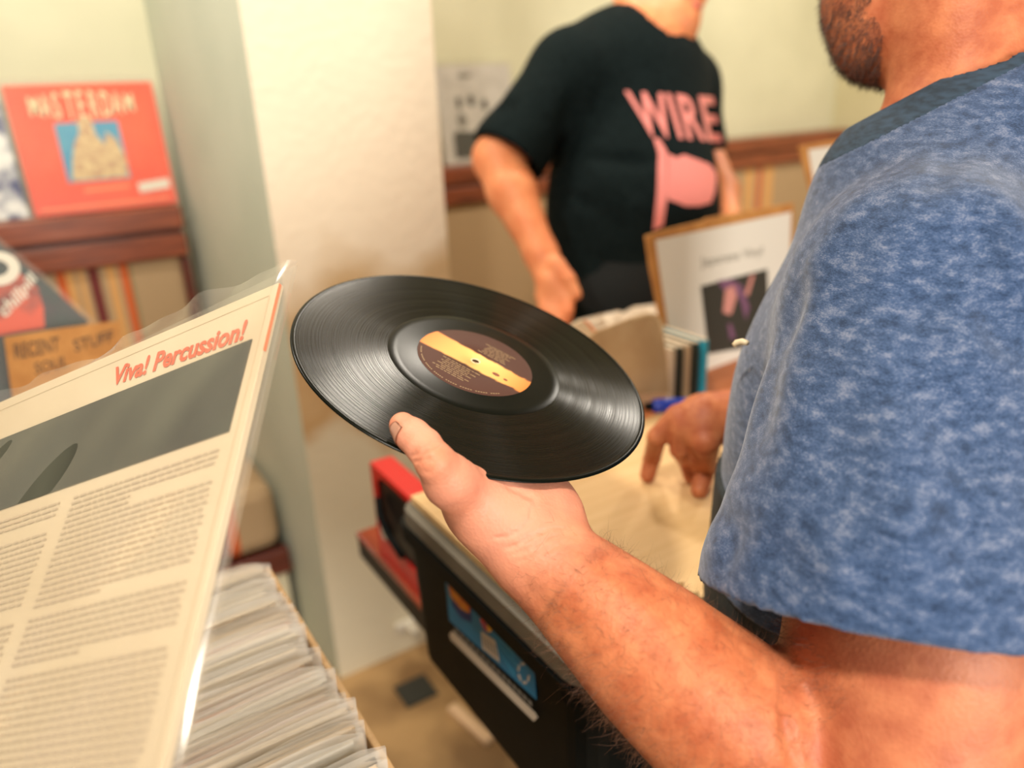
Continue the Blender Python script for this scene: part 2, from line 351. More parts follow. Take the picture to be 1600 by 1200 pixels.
box('seat_rail', (Lr / 2, -.335, .278), (Lr, .03, .075), m_wood_d, br, .004)
# ------------------------------------------------------------------ printed record sleeves standing on the rails
m_card = mat('white_card', (222, 214, 196), .6)
m_bag = plastic('clear_bag', .06, .05, .12, .5, 18)
m_red = mat('red_print', (226, 70, 26), .4, (236, 84, 34), 8)
def leaning_sleeve(label, bl_, br_, zb, zt, m_face, vb=2.235, vt=2.295, vm=None, group=None, size=.315):
    s = empty('record_sleeve', label, 'record sleeve', group, bl_, x=unit(br_ - bl_), z=np.cross(unit(br_ - bl_), unit(V * (vt - vb) + ZZ * (zt - zb))))
    w = float(np.linalg.norm(br_ - bl_)); h = zt - zb
    box('cover', (w / 2, h / 2, -.002), (w, h, .004), m_face, s, .0005)
    bg = box('plastic_bag', (w / 2, h / 2 + .006, -.001), (w + .012, h + .018, .008), m_bag, s, .002)
    return s, w, h
bl_ = atV(57, 346, 2.24); br_ = atV(277, 312, 2.24); bl_[2] = br_[2] = 1.203
s, w, h = leaning_sleeve('red record sleeve with a blue picture standing on the left rail', bl_, br_, 1.203, 1.510, m_red, 2.24, 2.30)
mb = mat('blue_picture', (44, 140, 178), .5, (70, 156, 180), 14)
poly('picture', [(w * .27, h * .24), (w * .70, h * .24), (w * .70, h * .70), (w * .27, h * .70)], .0004, mb, s, .0002)
mfig = mat('crowd_print', (216, 192, 140), .6, (170, 120, 96), 60, detail=6, ramp=(.4, .7))
pts = [(.30, .25), (.685, .25), (.70, .40), (.66, .56), (.60, .62), (.575, .52), (.53, .60), (.52, .74), (.43, .74), (.42, .62), (.37, .54), (.33, .40)]
poly('figures', [(w * a, h * b) for a, b in pts], .0004, mfig, s, .0006)
mtl = mat('cream_lettering', (234, 216, 168), .5); mdk = mat('dark_shadow_ink', (70, 50, 36), .6)
n_l = 9; word = 'MASTERDAM'
for k, ch in enumerate(word):                                  # arched title, letters tall in the middle
    t = k / (n_l - 1); hh = .044 + .026 * math.sin(math.pi * t); cx = w * (.17 + .64 * t)
    for mm_, dx, zz in ((mdk, .0025, .0003), (mtl, 0, .0007)):
        text('title_shadow' if mm_ is mdk else 'title_letter', ch, hh * 1.35, mm_, s, (cx - .012 + dx, h * .845 - hh / 2 - dx, zz), 0, .0012, sx=.034 / (hh * 1.05) * .72)
poly('price_sticker', [(w * .74, h * .11), (w * .97, h * .13), (w * .97, h * .21), (w * .74, h * .19)], .0004, m_card, s, .0006)
mor = mat('orange_text', (244, 150, 96), .5)
poly('subtitle', [(w * .36, h * .155), (w * .68, h * .165), (w * .68, h * .185), (w * .36, h * .175)], .0003, mor, s, .0002)
poly('bottom_line', [(w * .05, h * .035), (w * .94, h * .04), (w * .94, h * .055), (w * .05, h * .05)], .0003, mor, s, .0002)
# the blue and white sleeve cut by the left frame edge
mbw = mat('blue_white_print', (226, 226, 220), .5, (52, 62, 110), 10, detail=3, ramp=(.46, .54))
bl2 = bl_ - U * .33; br2 = bl_ - U * .012
s2, w2, h2 = leaning_sleeve('blue and white patterned record sleeve left of the red one, cut by the frame', bl2, br2, 1.203, 1.51, mbw, 2.24, 2.30)
# black and white sleeve right of the pillar
mgw = mat('grey_print', (206, 200, 192), .5, (188, 182, 174), 20); mblk = mat('black_ink', (46, 46, 42), .6)
b3 = atV(697, 262, 2.52); b3[2] = 1.203; e3_ = b3 + U * .315
s3, w3, h3 = leaning_sleeve('black and white record sleeve on the rail right of the pillar', b3, e3_, 1.203, 1.54, mgw, 2.52, 2.57)
poly('dark_block', [(.045, .02), (.25, .02), (.25, .10), (.06, .115), (.045, .1)], .0004, mblk, s3, .0002)
for cx, cy, rx, ry in ((.085, .21, .011, .022), (.135, .215, .014, .02), (.19, .2, .013, .02)):
    poly('printed_figure', [(cx + rx * math.cos(a), cy + ry * math.sin(a)) for a in np.linspace(0, 6.1, 14)], .0004, mblk, s3, .0002)
mgy = mat('grey_ink', (120, 116, 108), .6)
for cx, cy, rx, ry in ((.09, .15, .02, .025), (.12, .30, .03, .008)):
    poly('grey_blot', [(cx + rx * math.cos(a), cy + ry * math.sin(a)) for a in np.linspace(0, 6.1, 14)], .0004, mgy, s3, .00015)
# ------------------------------------------------------------------ stool, wall socket, floor pad
pt = atz(650, 1081, 0)
pad = empty('rubber_pad', 'small square dark rubber pad on the floor beside the pillar', 'floor pad', None, (pt[0], pt[1], 0))
box('pad', (0, 0, .004), (.088, .084, .008), mat('dark_rubber', (44, 44, 36), .7), pad, .002)
pk = empty('plastic_bracket', 'small cream plastic bracket fixed low on the pillar under the table edge', 'bracket', None, atV(630, 975, 1.645))
box('plate', (0, -.008, 0), (.055, .014, .030), m_card, pk, .004)
box('arm', (.012, -.03, .0), (.02, .05, .016), m_card, pk, .004)
wp = atz(735, 1135, 0); wl = empty('wooden_offcut', 'pale wooden strip lying on the floor left of the black crate', 'wood strip', None, (wp[0], wp[1], 0), x=unit(U * .15 - V))
box('strip', (0, 0, .009), (.15, .028, .018), mat('pale_wood', (226, 190, 150), .5), wl, .004)
# ------------------------------------------------------------------ the seller's table
m_tab = mat('glossy_red_table_wood', (150, 62, 36), .22, (118, 44, 26), 5, stretch=(14, 1.2, 14), coat=.5)
m_tedge = mat('black_table_edge', (30, 30, 26), .5)
tb = empty('table', "seller's red-brown table with a thick black edge under the black crate", 'table', None, W3(.402, .50, 0))
TU, TV = 1.25, .715
box('tabletop', (TU / 2, TV / 2, .6845), (TU, TV, .011), m_tab, tb, .002)
box('edge_band', (TU / 2, TV / 2, .658), (TU - .002, TV - .002, .041), m_tedge, tb, .004)
for a in (.30, TU - .10):
    for b in (.12, TV - .12): box('leg', (a, b, .319), (.05, .05, .637), m_tedge, tb, .004)
# ------------------------------------------------------------------ black storage crate with its sticker
m_blk = mat('black_plastic', (4, 9, 9), .5, (8, 14, 14), 8, bump=.1, spec=.12)
m_gry = mat('grey_plastic_lid', (118, 112, 100), .4, (92, 88, 78), 8)
cr_ = empty('storage_crate', 'black plastic storage crate with a blue sticker on the table edge', 'crate', None, W3(.35, .455, .6905))
CU, CV = .40, .408
bm = bmesh.new()
def ring(u0_, u1_, v0_, v1_, z, rr, n=5):
    out = []
    for (cu_, cv_, a0) in ((u1_ - rr, v1_ - rr, 0), (u0_ + rr, v1_ - rr, 90), (u0_ + rr, v0_ + rr, 180), (u1_ - rr, v0_ + rr, 270)):
        for k in range(n): a = math.radians(a0 + 90 * k / (n - 1)); out.append((cu_ + rr * math.cos(a), cv_ + rr * math.sin(a), z))
    return out
rings = [ring(.008, CU - .008, .008, CV - .008, 0, .03), ring(.002, CU - .002, .002, CV - .002, .195, .03), ring(.002, CU - .002, .002, CV - .002, .198, .03), ring(-.008, CU + .008, -.008, CV + .008, .200, .034), ring(-.008, CU + .008, -.008, CV + .008, .220, .034), ring(.008, CU - .008, .008, CV - .008, .220, .028), ring(.014, CU - .014, .014, CV - .014, .004, .026)]
V_ = [p_ for r_ in rings for p_ in r_]; n = len(rings[0]); F_ = [tuple(range(n))[::-1]]
for i in range(len(rings) - 1):
    for k in range(n): F_.append((i * n + k, i * n + (k + 1) % n, (i + 1) * n + (k + 1) % n, (i + 1) * n + k))
F_.append(tuple(range((len(rings) - 1) * n, len(rings) * n)))
cb = pmesh('body', V_, F_, m_blk, cr_); bm = bmesh.new(); bm.from_mesh(cb.data); bmesh.ops.recalc_face_normals(bm, faces=bm.faces); bm.to_mesh(cb.data); bm.free()
lid_r = [ring(-.004, CU - .004, .0, CV, .222, .03), ring(-.002, CU - .006, .002, CV - .002, .242, .028), ring(.01, CU - .02, .014, CV - .014, .244, .02)]
V_ = [p_ for r_ in lid_r for p_ in r_]; F_ = [tuple(range(n))[::-1]] + [(i * n + k, i * n + (k + 1) % n, (i + 1) * n + (k + 1) % n, (i + 1) * n + k) for i in range(2) for k in range(n)] + [tuple(range(2 * n, 3 * n))]
lid = pmesh('lid', V_, F_, m_gry, cr_); lid['label'] = 'grey plastic lid'
def on_plane(pts, pp, nn, off):
    nn = unit(nn); out = []
    for x, y in pts: q = ray(x, y); out.append(CP + q * (((pp - CP) @ nn) / (q @ nn)) + nn * off)
    return out
def decal(name, pts, pp, nn, off, m, parent, th=.0003):
    nn = unit(nn); a = on_plane(pts, pp, nn, off); b = [p_ + nn * th for p_ in a]; n = len(a)
    o = pmesh(name, a + b, [tuple(range(n)), tuple(range(n, 2 * n))[::-1]] + [(i, (i + 1) % n, n + (i + 1) % n, n + i) for i in range(n)], m)
    bm = bmesh.new(); bm.from_mesh(o.data); bmesh.ops.recalc_face_normals(bm, faces=bm.faces); bmesh.ops.triangulate(bm, faces=bm.faces); bm.to_mesh(o.data); bm.free()
    return attach(o, parent)
def decal_text(name, txt, quad, pp, nn, off, m, parent, bold=0, shear=0):
    """flat lettering fitted to a quad (tl, tr, br, bl) on a plane"""
    me = text_mesh(txt, 1, bold, shear); c = np.array([v.co[:] for v in me.vertices]); lo = c.min(0); hi = c.max(0); a, b = (c[:, 0] - lo[0]) / (hi[0] - lo[0]), (c[:, 1] - lo[1]) / (hi[1] - lo[1])
    q = [np.array(p_) for p_ in on_plane(quad, pp, nn, off)]
    for i, v in enumerate(me.vertices): v.co = Vector(q[3] * (1 - a[i]) * (1 - b[i]) + q[2] * a[i] * (1 - b[i]) + q[1] * a[i] * b[i] + q[0] * (1 - a[i]) * b[i])
    me.update(); return attach(link(name, me, m), parent)
PF = W3(.3505, .6, .8); NF = -unit(U * 1 - ZZ * .036)
m_blue = mat('blue_sticker', (10, 112, 160), .4, (14, 124, 172), 10); m_yel = mat('yellow_print', (214, 150, 40), .5, (196, 96, 30), 60); m_nv = mat('navy_print', (12, 44, 110), .5)
m_wht = mat('white_print', (190, 180, 165), .5); m_dkr = mat('maroon_print', (90, 20, 26), .5)
sk = decal('sticker', [(694, 880), (701, 884), (746, 929), (749, 950), (772, 955), (776, 950), (832, 1003), (839, 1093), (703, 969)], PF, NF, .0006, m_blue, cr_)
decal('sticker_notch', [(748, 925), (773, 946), (772, 975), (752, 958)], PF, NF, .0012, m_blk, cr_)
decal('printed_picture', [(704, 897), (736, 930), (738, 972), (722, 965), (708, 945)], PF, NF, .0012, m_nv, cr_)
decal('printed_picture', [(700, 900), (737, 928), (736, 958), (722, 950), (706, 930)], PF, NF, .0018, m_yel, cr_)
decal('printed_picture', [(704, 895), (716, 900), (734, 922), (728, 927), (716, 916)], PF, NF, .0024, m_dkr, cr_)
for k, (c, a0) in enumerate([((214, 70, 50), 100), ((150, 60, 90), 190), ((224, 170, 50), 280), ((70, 130, 60), 10)]):
    decal('printed_emblem', [(763, 972)] + [(763 + 10 * math.cos(math.radians(a0 + t)), 972 + 14 * math.sin(math.radians(-a0 - t)) + .5 * 10 * math.cos(math.radians(a0 + t))) for t in (0, 30, 60, 90)], PF, NF, .0020, mat('emblem_print', c, .5), cr_)
decal('barcode_panel', [(754, 985), (776, 1000), (783, 1034), (756, 1012)], PF, NF, .0018, m_wht, cr_)
for k in range(5): decal('barcode_bar', [(757 + k * 4.6, 992 + k * 3.6), (758.5 + k * 4.6, 993 + k * 3.6), (761 + k * 4.6, 1010 + k * 4.0), (759.5 + k * 4.6, 1009 + k * 4.0)], PF, NF, .0024, mgy, cr_)
decal('white_bar', [(704, 990), (709, 985), (838, 1113), (842, 1120), (836, 1126), (706, 998)], PF, NF, .0016, m_wht, cr_)
for k in range(15):
    x_ = 712 + k * 8.2; y_ = 979 + k * 8.0; decal('printed_letters', [(x_, y_), (x_ + 5.5, y_ + 5.5), (x_ + 6.5, y_ + 12), (x_ + 1, y_ + 6.5)], PF, NF, .0016, mgy, cr_)
for k in range(6): decal('printed_line', [(778, 966 + k * 9), (824 - k % 3 * 9, 1008 + k * 9), (824 - k % 3 * 9, 1009.4 + k * 9), (778, 967.4 + k * 9)], PF, NF, .0014, mat('pale_blue_print', (60, 150, 180), .5), cr_)
for t0 in range(0, 300, 60):
    a = math.radians(t0); decal('printed_swirl', [(820 + 7 * math.cos(a), 1051 + 13 * math.sin(a) + 3 * math.cos(a)), (820 + 10 * math.cos(a), 1051 + 17 * math.sin(a) + 4 * math.cos(a)), (820 + 10 * math.cos(a + .7), 1051 + 17 * math.sin(a + .7) + 4 * math.cos(a + .7)), (820 + 7 * math.cos(a + .7), 1051 + 13 * math.sin(a + .7) + 3 * math.cos(a + .7))], PF, NF, .0014, m_wht, cr_)
# ------------------------------------------------------------------ plywood board on the lid
m_ply = mat('pale_plywood', (226, 190, 138), .55, (218, 180, 126), 4, stretch=(1.5, 22, 22), bump=.08)
bd = empty('plywood_board', 'pale plywood board lying on the black crate under the record', 'board', None, W3(.358, .462, .9352))
poly('sheet', [(0, .0), (.11, -.003), (.155, .004), (.43, .0), (.46, .03), (.46, .385), (.004, .385)], .011, m_ply, bd)
# small loose wooden pieces at the near edge of the board
for i, (px_, py_, a) in enumerate([(1036, 921, .1), (1054, 929, .5)]):
    q = atz(px_, py_, .952); o = empty('wooden_stick', ['thin pale wooden stick at the near board edge beside the forearm', 'second thin wooden stick, nearer the trousers'][i], 'wood stick', None, (q[0], q[1], .9474), x=unit(U * math.cos(a) - V * math.sin(a)))
    box('stick', (0, 0, .004), (.05, .007, .008), m_ply, o, .001)
# ------------------------------------------------------------------ red box file on the table
m_redb = mat('glossy_red_plastic', (196, 5, 12), .3, coat=.3)
rb = empty('red_box_file', 'glossy red box file with a curved cut-out behind the black crate', 'box file', None, atz(596, 864, .69) + ZZ * .0005, x=-V)
H_ = .178; Lx = .24; Wd = .036
arc = [(.028, H_ - .018), (.020, H_ - .035), (.018, H_ - .07), (.024, H_ - .10), (.045, .045), (Lx - .02, .045), (Lx - .02, H_ - .01), (.075, H_ - .008), (.045, H_ - .011)]
def side(y0, th, nm):
    """side wall with the cut-out: outline strip quads around the hole, given real thickness"""
    outer = [(0, H_), (0, H_ - .03), (0, H_ - .07), (0, H_ - .11), (0, 0), (Lx, 0), (Lx, H_), (.06, H_), (.02, H_)]
    V_ = [(x, y0, z) for x, z in outer] + [(x, y0, z) for x, z in arc] + [(x, y0 + th, z) for x, z in outer] + [(x, y0 + th, z) for x, z in arc]; n = 9; F_ = []
    for i in range(n):
        j = (i + 1) % n; F_ += [(i, j, n + j, n + i), (2 * n + j, 2 * n + i, 3 * n + i, 3 * n + j), (i, 2 * n + i, 2 * n + j, j), (n + j, 3 * n + j, 3 * n + i, n + i)]
    o = pmesh(nm, V_, F_, m_redb, rb); bm = bmesh.new(); bm.from_mesh(o.data); bmesh.ops.recalc_face_normals(bm, faces=bm.faces); bm.to_mesh(o.data); bm.free()
side(-.002, .003, 'side_panel')
m_hole = mat('black_interior', (6, 12, 14), .35)
box('interior', (Lx / 2, .018, H_ / 2), (Lx - .006, .031, H_ - .006), m_hole, rb, .001)
box('end_panel', (.0015, .018, H_ / 2), (.003, .036, H_), m_redb, rb, .0005)
box('top_panel', (Lx / 2, .018, H_ + .0012), (Lx, .040, .003), m_redb, rb, .001)
tube('black_cord', [(.03, -.006, H_ - .05), (.045, -.012, H_ - .075), (.075, -.014, H_ - .095), (.13, -.014, H_ - .11)], .006, m_blk, rb)
poly('white_label', [(.05 + .014 * math.cos(a) , .062 + .017 * math.sin(a)) for a in np.linspace(0, 6.1, 16)], .0006, m_card, rb).rotation_euler = (math.pi / 2, 0, 0)
rb.children[-1].location = (-.018, -.0035, 0)
# ------------------------------------------------------------------ wooden box, signs and small things behind the board
m_kraft = mat('kraft_cardboard', (196, 138, 74), .75, (178, 120, 60), 30); m_obox = mat('orange_brown_wood', (190, 112, 62), .5, (160, 88, 46), 6, stretch=(2, 20, 20))
wb = empty('wooden_box', 'orange-brown wooden box on the table behind the plywood board', 'box', None, W3(.62, .885, .6905))
box('body', (.30, .135, .10), (.60, .27, .20), m_obox, wb, .003); box('lid', (.30, .135, .208), (.61, .28, .014), m_obox, wb, .003)
ZB = .906
m_paper = mat('white_paper', (226, 220, 208), .6)
def card_sign(label, pts, pp, nn, paper, th=.004):
    root = empty('cardboard_sign', label, 'sign', None, on_plane([pts[-1]], pp, nn, 0)[0])
    decal('cardboard_backing', pts, pp, nn, -th, m_kraft, root, th); decal('paper_sheet', paper, pp, nn, .0004, m_paper, root, .0004)
    return root
sd = unit(U * math.cos(math.radians(4)) + V * math.sin(math.radians(4))); sn = -unit(np.cross(ZZ, sd) - ZZ * .05)
sn = sn if sn @ fw < 0 else -sn
pp = D(1045, 600, 1.49)
sg = card_sign('white paper sign on kraft cardboard reading Japanese Vinyl with a dark photo', [(1009, 369), (1040, 359), (1100, 345), (1104, 341), (1240, 317), (1240, 480), (1236, 600), (1047, 606), (1040, 560), (1026, 470), (1016, 420)], pp, sn,
    [(1024, 375), (1236, 331), (1232, 480), (1226, 580), (1055, 590), (1042, 500), (1030, 420)])
m_ink = mat('pale_grey_ink', (150, 144, 132), .6)
decal_text('lettering', 'Japanese Vinyl', [(1093, 402), (1191, 384), (1191, 402), (1095, 422)], pp, sn, .0012, m_ink, sg, .01)
decal('dark_photo', [(1094, 447), (1198, 420), (1202, 536), (1106, 553)], pp, sn, .0012, mat('dark_photo_print', (52, 50, 46), .5), sg)
m_skp = mat('pink_photo_print', (206, 140, 130), .5); m_mg = mat('magenta_photo_print', (120, 80, 110), .5)
decal('photo_figure', [(1132, 452), (1145, 446), (1150, 462), (1143, 486), (1140, 492), (1128, 488), (1130, 470)], pp, sn, .0020, m_skp, sg)
decal('photo_figure', [(1120, 438), (1142, 436), (1158, 446), (1170, 480), (1164, 500), (1156, 470), (1146, 452), (1128, 452)], pp, sn, .0016, m_mg, sg)
decal('photo_figure', [(1136, 506), (1142, 506), (1148, 528), (1140, 530)], pp, sn, .0016, m_mg, sg)
decal('photo_figure', [(1172, 430), (1178, 428), (1168, 462), (1162, 460)], pp, sn, .0020, m_skp, sg)
pb_ = D(1280, 320, 1.60)
sg2 = card_sign("blank white sign on kraft cardboard, just above the blue shirt's shoulder", [(1249, 228), (1362, 210), (1420, 640), (1300, 640), (1272, 320)], pb_, sn, [(1263, 234), (1358, 219), (1410, 600), (1310, 610), (1276, 320)])
decal('printed_mark', [(1304, 236), (1326, 232), (1327, 236), (1305, 240)], pb_, sn, .0012, m_ink, sg2)
# beige pouch with a rounded corner, leaning in front of the black shirt
pq = D(1000, 600, 1.27); m_beige = mat('beige_plastic', (192, 164, 126), .35, (176, 146, 108), 16, bump=.3)
pc = empty('plastic_pouch', 'beige translucent pouch with rounded corner standing beside the Japanese Vinyl sign', 'pouch', None, on_plane([(990, 610)], pq, sn, 0)[0])
decal('sheet', [(900, 540), (930, 518), (985, 496), (1010, 489), (1022, 490), (1031, 500), (1040, 560), (1044, 612), (930, 622)], pq, sn, 0, m_beige, pc, .003)
decal('rim', [(985, 496), (1010, 489), (1022, 490), (1031, 500), (1035, 520), (1031, 519), (1027, 503), (1020, 494), (1010, 493), (986, 500)], pq, sn, .003, mat('pale_rim', (214, 190, 150), .4), pc, .001)
pe = D(920, 540, 1.24)
wc = empty('white_card', 'white card with an orange edge just behind the far rim of the record', 'card', None, on_plane([(930, 560)], pe, sn, 0)[0])
decal('sheet', [(890, 508), (909, 499), (950, 548), (990, 620), (960, 630), (900, 560)], pe, sn, 0, mat('cream_card', (236, 214, 180), .5), wc, .003)
decal('orange_edge', [(909, 499), (915, 500), (956, 548), (968, 575), (950, 548)], pe, sn, .003, mor, wc, .001)
m_dark = mat('dark_ink', (40, 38, 34), .5); m_cy = mat('cyan_spine', (60, 172, 196), .4)
for i, (px_, c, nm) in enumerate([(1051, (196, 176, 150), 'beige compact disc case at the left end of the row under the sign'), (1063, (40, 44, 38), 'black compact disc case, darker of the pair at the left of the row'), (1075, (190, 160, 126), 'tan compact disc case between the two black ones'), (1088, (40, 50, 46), 'black compact disc case next to the cyan one'), (1101, (52, 168, 194), 'cyan compact disc case nearest the blue shirt')]):
    uq = float(atV(px_, 590, .89) @ U); cdo = empty('disc_case', nm, 'disc case', 'compact disc cases under the sign', W3(uq, .89, ZB - .0005), x=U)
    box('case', (0, .071, .063), (.0104, .142, .125), mat('spine_print', c, .4), cdo, .001)
    box('clear_lid', (0.0, .071, .1262), (.0098, .140, .0014), mat('clear_case_top', (200, 184, 160), .25), cdo, .0003)
q = atz(1040, 634, .958); mk = empty('marker_pen', 'thick blue marker pen lying at the far edge of the plywood board', 'pen', None, (q[0], q[1], .9585), x=unit(U - V * .55))
m_bl = mat('blue_pen_plastic', (24, 56, 168), .35)
tube('cap', [(-.022, 0, 0), (-.018, 0, 0), (.022, 0, 0)], [.010, .012, .012], m_bl, mk, 16); tube('barrel', [(.022, 0, 0), (.09, 0, 0)], .0105, m_bl, mk, 16); tube('black_tip', [(-.035, 0, 0), (-.022, 0, 0)], [.006, .008], m_blk, mk)
q = atz(1006, 592, ZB + .012); rp_ = empty('red_capped_pen', 'dark pen with a bright red cap lying on the wooden box', 'pen', None, (q[0], q[1], ZB + .0105), x=U)
tube('barrel', [(-.03, 0, 0), (.02, 0, 0)], .006, m_dark, rp_); tube('cap', [(.02, 0, 0), (.024, 0, 0), (.046, 0, 0), (.05, 0, 0)], [.008, .0115, .0115, .007], mat('bright_red_cap', (230, 50, 30), .4), rp_)
# small pile of sleeves under the seller's hand
hp = empty('paper_bag', "crumpled white paper bag on the table by the seller's hand", 'paper bag', None, W3(1.02, 1.17, .6905))
bm = bmesh.new(); bmesh.ops.create_cube(bm, size=1); bmesh.ops.subdivide_edges(bm, edges=bm.edges, cuts=7, use_grid_fill=True)
for v in bm.verts: v.co = Vector((v.co.x * .20, v.co.y * .08, (v.co.z + .5) * .31)) + Vector(rng.normal(0, .005, 3)) * (1 if v.co.z > -.49 else 0)
me = bpy.data.meshes.new('bag'); bm.to_mesh(me); bm.free(); link('bag', me, mat('crumpled_paper', (206, 190, 168), .7), hp)
# ------------------------------------------------------------------ crate of records in the foreground (sleeve edges seen from above)
m_cratew = mat('tan_crate_board', (204, 168, 120), .6, (186, 148, 100), 5, stretch=(2, 14, 14))
t2 = empty('side_table', 'small wooden table carrying the foreground crate of records', 'table', None, W3(-.03, .54, 0))
box('tabletop', (0, 0, .606), (.345, .66, .024), m_wood, t2, .003)
for a in (-.13, .13):
    for b in (-.29, .29): box('leg', (a, b, .297), (.04, .04, .594), m_wood_d, t2, .003)
CZ = .6185
rc = empty('record_crate', 'tan open-topped crate full of plastic-covered records in the foreground', 'crate', None, W3(-.012, .54, CZ))
HC = .285
box('bottom', (0, 0, .004), (.350, .64, .008), m_cratew, rc, .001)
for a in (-1, 1): box('side_board', (a * .1785, 0, HC / 2), (.007, .646, HC), m_cratew, rc, .002)
for b in (-1, 1): box('end_board', (0, b * .3195, HC / 2), (.349, .007, HC), m_cratew, rc, .002)
cols = {'cream': (248, 234, 206), 'white': (250, 248, 240), 'tan': (232, 204, 166), 'grey': (214, 204, 188), 'pale': (242, 226, 200)}
cm = {k: mat(k + '_sleeve_card', c, .6, tuple(int(x * .86) for x in c), 40, stretch=(1, 1, 30)) for k, c in cols.items()}
cm['red'] = mat('dusty_red_card', (166, 60, 56), .5); cm['black'] = mat('black_printed_card', (52, 48, 42), .5, (150, 130, 90), 160, ramp=(.55, .62)); cm['salmon'] = mat('salmon_card', (206, 130, 96), .5); cm['mint'] = mat('mint_card', (166, 204, 182), .5)
m_bag2 = plastic('sleeve_bag', .30, .05, .14, 1.0, 34, rim=.2)
v_ = .235; k = 0; seq = []
special = {20: 'mint', 24: 'black', 33: 'red', 38: 'salmon', 46: 'salmon'}
ones = ['', 'first', 'second', 'third', 'fourth', 'fifth', 'sixth', 'seventh', 'eighth', 'ninth', 'tenth', 'eleventh', 'twelfth', 'thirteenth', 'fourteenth', 'fifteenth', 'sixteenth', 'seventeenth', 'eighteenth', 'nineteenth']
tens = {20: ('twentieth', 'twenty'), 30: ('thirtieth', 'thirty'), 40: ('fortieth', 'forty'), 50: ('fiftieth', 'fifty'), 60: ('sixtieth', 'sixty')}
def ordw(n):
    n += 1
    if n < 20: return ones[n]
    t_ = n // 10 * 10; return tens[t_][0] if n == t_ else tens[t_][1] + '-' + ones[n - t_]
def bag_mesh(seed):
    """open-topped bag: two wavy films that stand a little above the card and past its right edge"""
    r = random.Random(seed); nx, nz = 16, 10; V_ = []; F_ = []
    ph = [r.uniform(0, 6.3) for _ in range(6)]; top = r.uniform(.006, .012)
    for sgn in (-1, 1):
        b = len(V_)
        for j in range(nz + 1):
            tz = j / nz; z = .001 + (.315 + top - .001) * (1 - (1 - tz) ** 2.2)
            for i in range(nx + 1):
                x = -.161 + .326 * i / nx; e = max(0, (z - .300) / .02)
                y = sgn * (.0034 + .0007 * math.sin(3 * tz + ph[0]) ** 2) + e * (.0012 * math.sin(23 * x + ph[1 + (sgn > 0)]) + .0007 * math.sin(61 * x + ph[3]) + sgn * .0004)
                if i == nx: y *= .2
                zz = z + e * (.0015 * math.sin(31 * x + ph[4 + (sgn > 0)])) - (.004 * e if i == nx else 0)
                V_.append((x, y, zz))
        for j in range(nz):
            for i in range(nx): q = b + j * (nx + 1) + i; F_.append((q, q + 1, q + nx + 2, q + nx + 1))
    me = bpy.data.meshes.new('plastic_bag'); me.from_pydata(V_, [], F_); me.polygons.foreach_set('use_smooth', [True] * len(me.polygons)); me.materials.append(m_bag2); return me
bags = [bag_mesh(i) for i in range(6)]
def card_mesh(th):
    bm = bmesh.new(); bm_box(bm, (0, 0, .1575), (.312, th, .313), .0004, None, 1); me = bpy.data.meshes.new('card'); bm.to_mesh(me); bm.free(); return me
ths = [card_mesh(t) for t in (.0030, .0042, .0056)]
pitch = []
while v_ < .835:
    ck = special.get(k, random.choice(['cream', 'white', 'tan', 'pale', 'cream', 'grey', 'pale']))
    th = random.randrange(3); tw = (.0088, .0100, .0116)[th]
    lean = math.radians(-4 + random.uniform(-.7, .7)); yaw = math.radians(random.uniform(-1.0, 1.0)) if k > 3 else 0
    u_ = -.014 + random.uniform(-.006, .005); zb = CZ + .009 + random.choice((0, .002, .004, .008, .011))
    desc = {'red': 'record sleeve with a dusty red edge', 'black': 'record sleeve with a black printed edge', 'salmon': 'record sleeve with a salmon-orange edge', 'mint': 'record sleeve with a pale mint edge'}.get(ck, '%s-edged record sleeve' % ck)
    rs = empty('record_sleeve', '%s%s, %s from the near end of the foreground crate' % (desc, '' if ck in special.values() else ' in plastic', ordw(k)), 'record sleeve', 'record sleeves filed in the foreground crate', W3(u_, v_, zb), x=unit(U + V * math.sin(yaw)), z=unit(ZZ - V * math.sin(lean) * -1))
    me = ths[th].copy(); me.materials.append(cm[ck]); c_ = link('card', me, None, rs)
    link('plastic_bag', bags[k % 6], None, rs)
    v_ += tw; k += 1
# ------------------------------------------------------------------ the pulled-out sleeve with red title
Lc = np.array([-.882, -.279, .379]); Uc_ = np.array([-.069, .786, .614])
to_w = lambda c: cr * c[0] + cu * c[1] + fw * c[2]
vx = -unit(to_w(Lc)); vy = to_w(Uc_); vy = unit(vy - vx * (vx @ vy)); vz = np.cross(vx, vy)
C0 = D(436, 441, .525)
vs_ = empty('record_sleeve', 'cream back cover titled Viva! Percussion! in a loose clear bag, pulled up', 'record sleeve', None, (0, 0, 0))
frame(vs_, x=vx, y=vy, loc=C0 - vx * .315 - vy * .315)
m_cream = mat('aged_cream_card', (206, 188, 158), .6, (194, 174, 142), 6); m_print = mat('back_cover_print', (228, 206, 176), .6)
box('cover', (.1575, .1575, -.0025), (.315, .315, .005), m_cream, vs_, .0006)
box('spine_edge', (.3152, .285, -.0012), (.0006, .058, .0022), mat('orange_spine', (214, 110, 60), .5), vs_, 0)
for k2 in range(3): box('inner_edge', (.1575, .3156 + .0012 * k2, -.0035 - .0012 * k2), (.309 - .01 * k2, .0012, .0008), m_cream, vs_, 0)
VN = vz if vz @ fw < 0 else -vz
m_fold = mat('fold_line', (196, 176, 144), .6)
poly('fold_line', [(.002, .3035), (.309, .3050), (.309, .3058), (.002, .3045)], .0002, m_fold, vs_, .0002); poly('fold_line', [(.3085, .002), (.3095, .002), (.3095, .305), (.3085, .305)], .0002, m_fold, vs_, .0002)
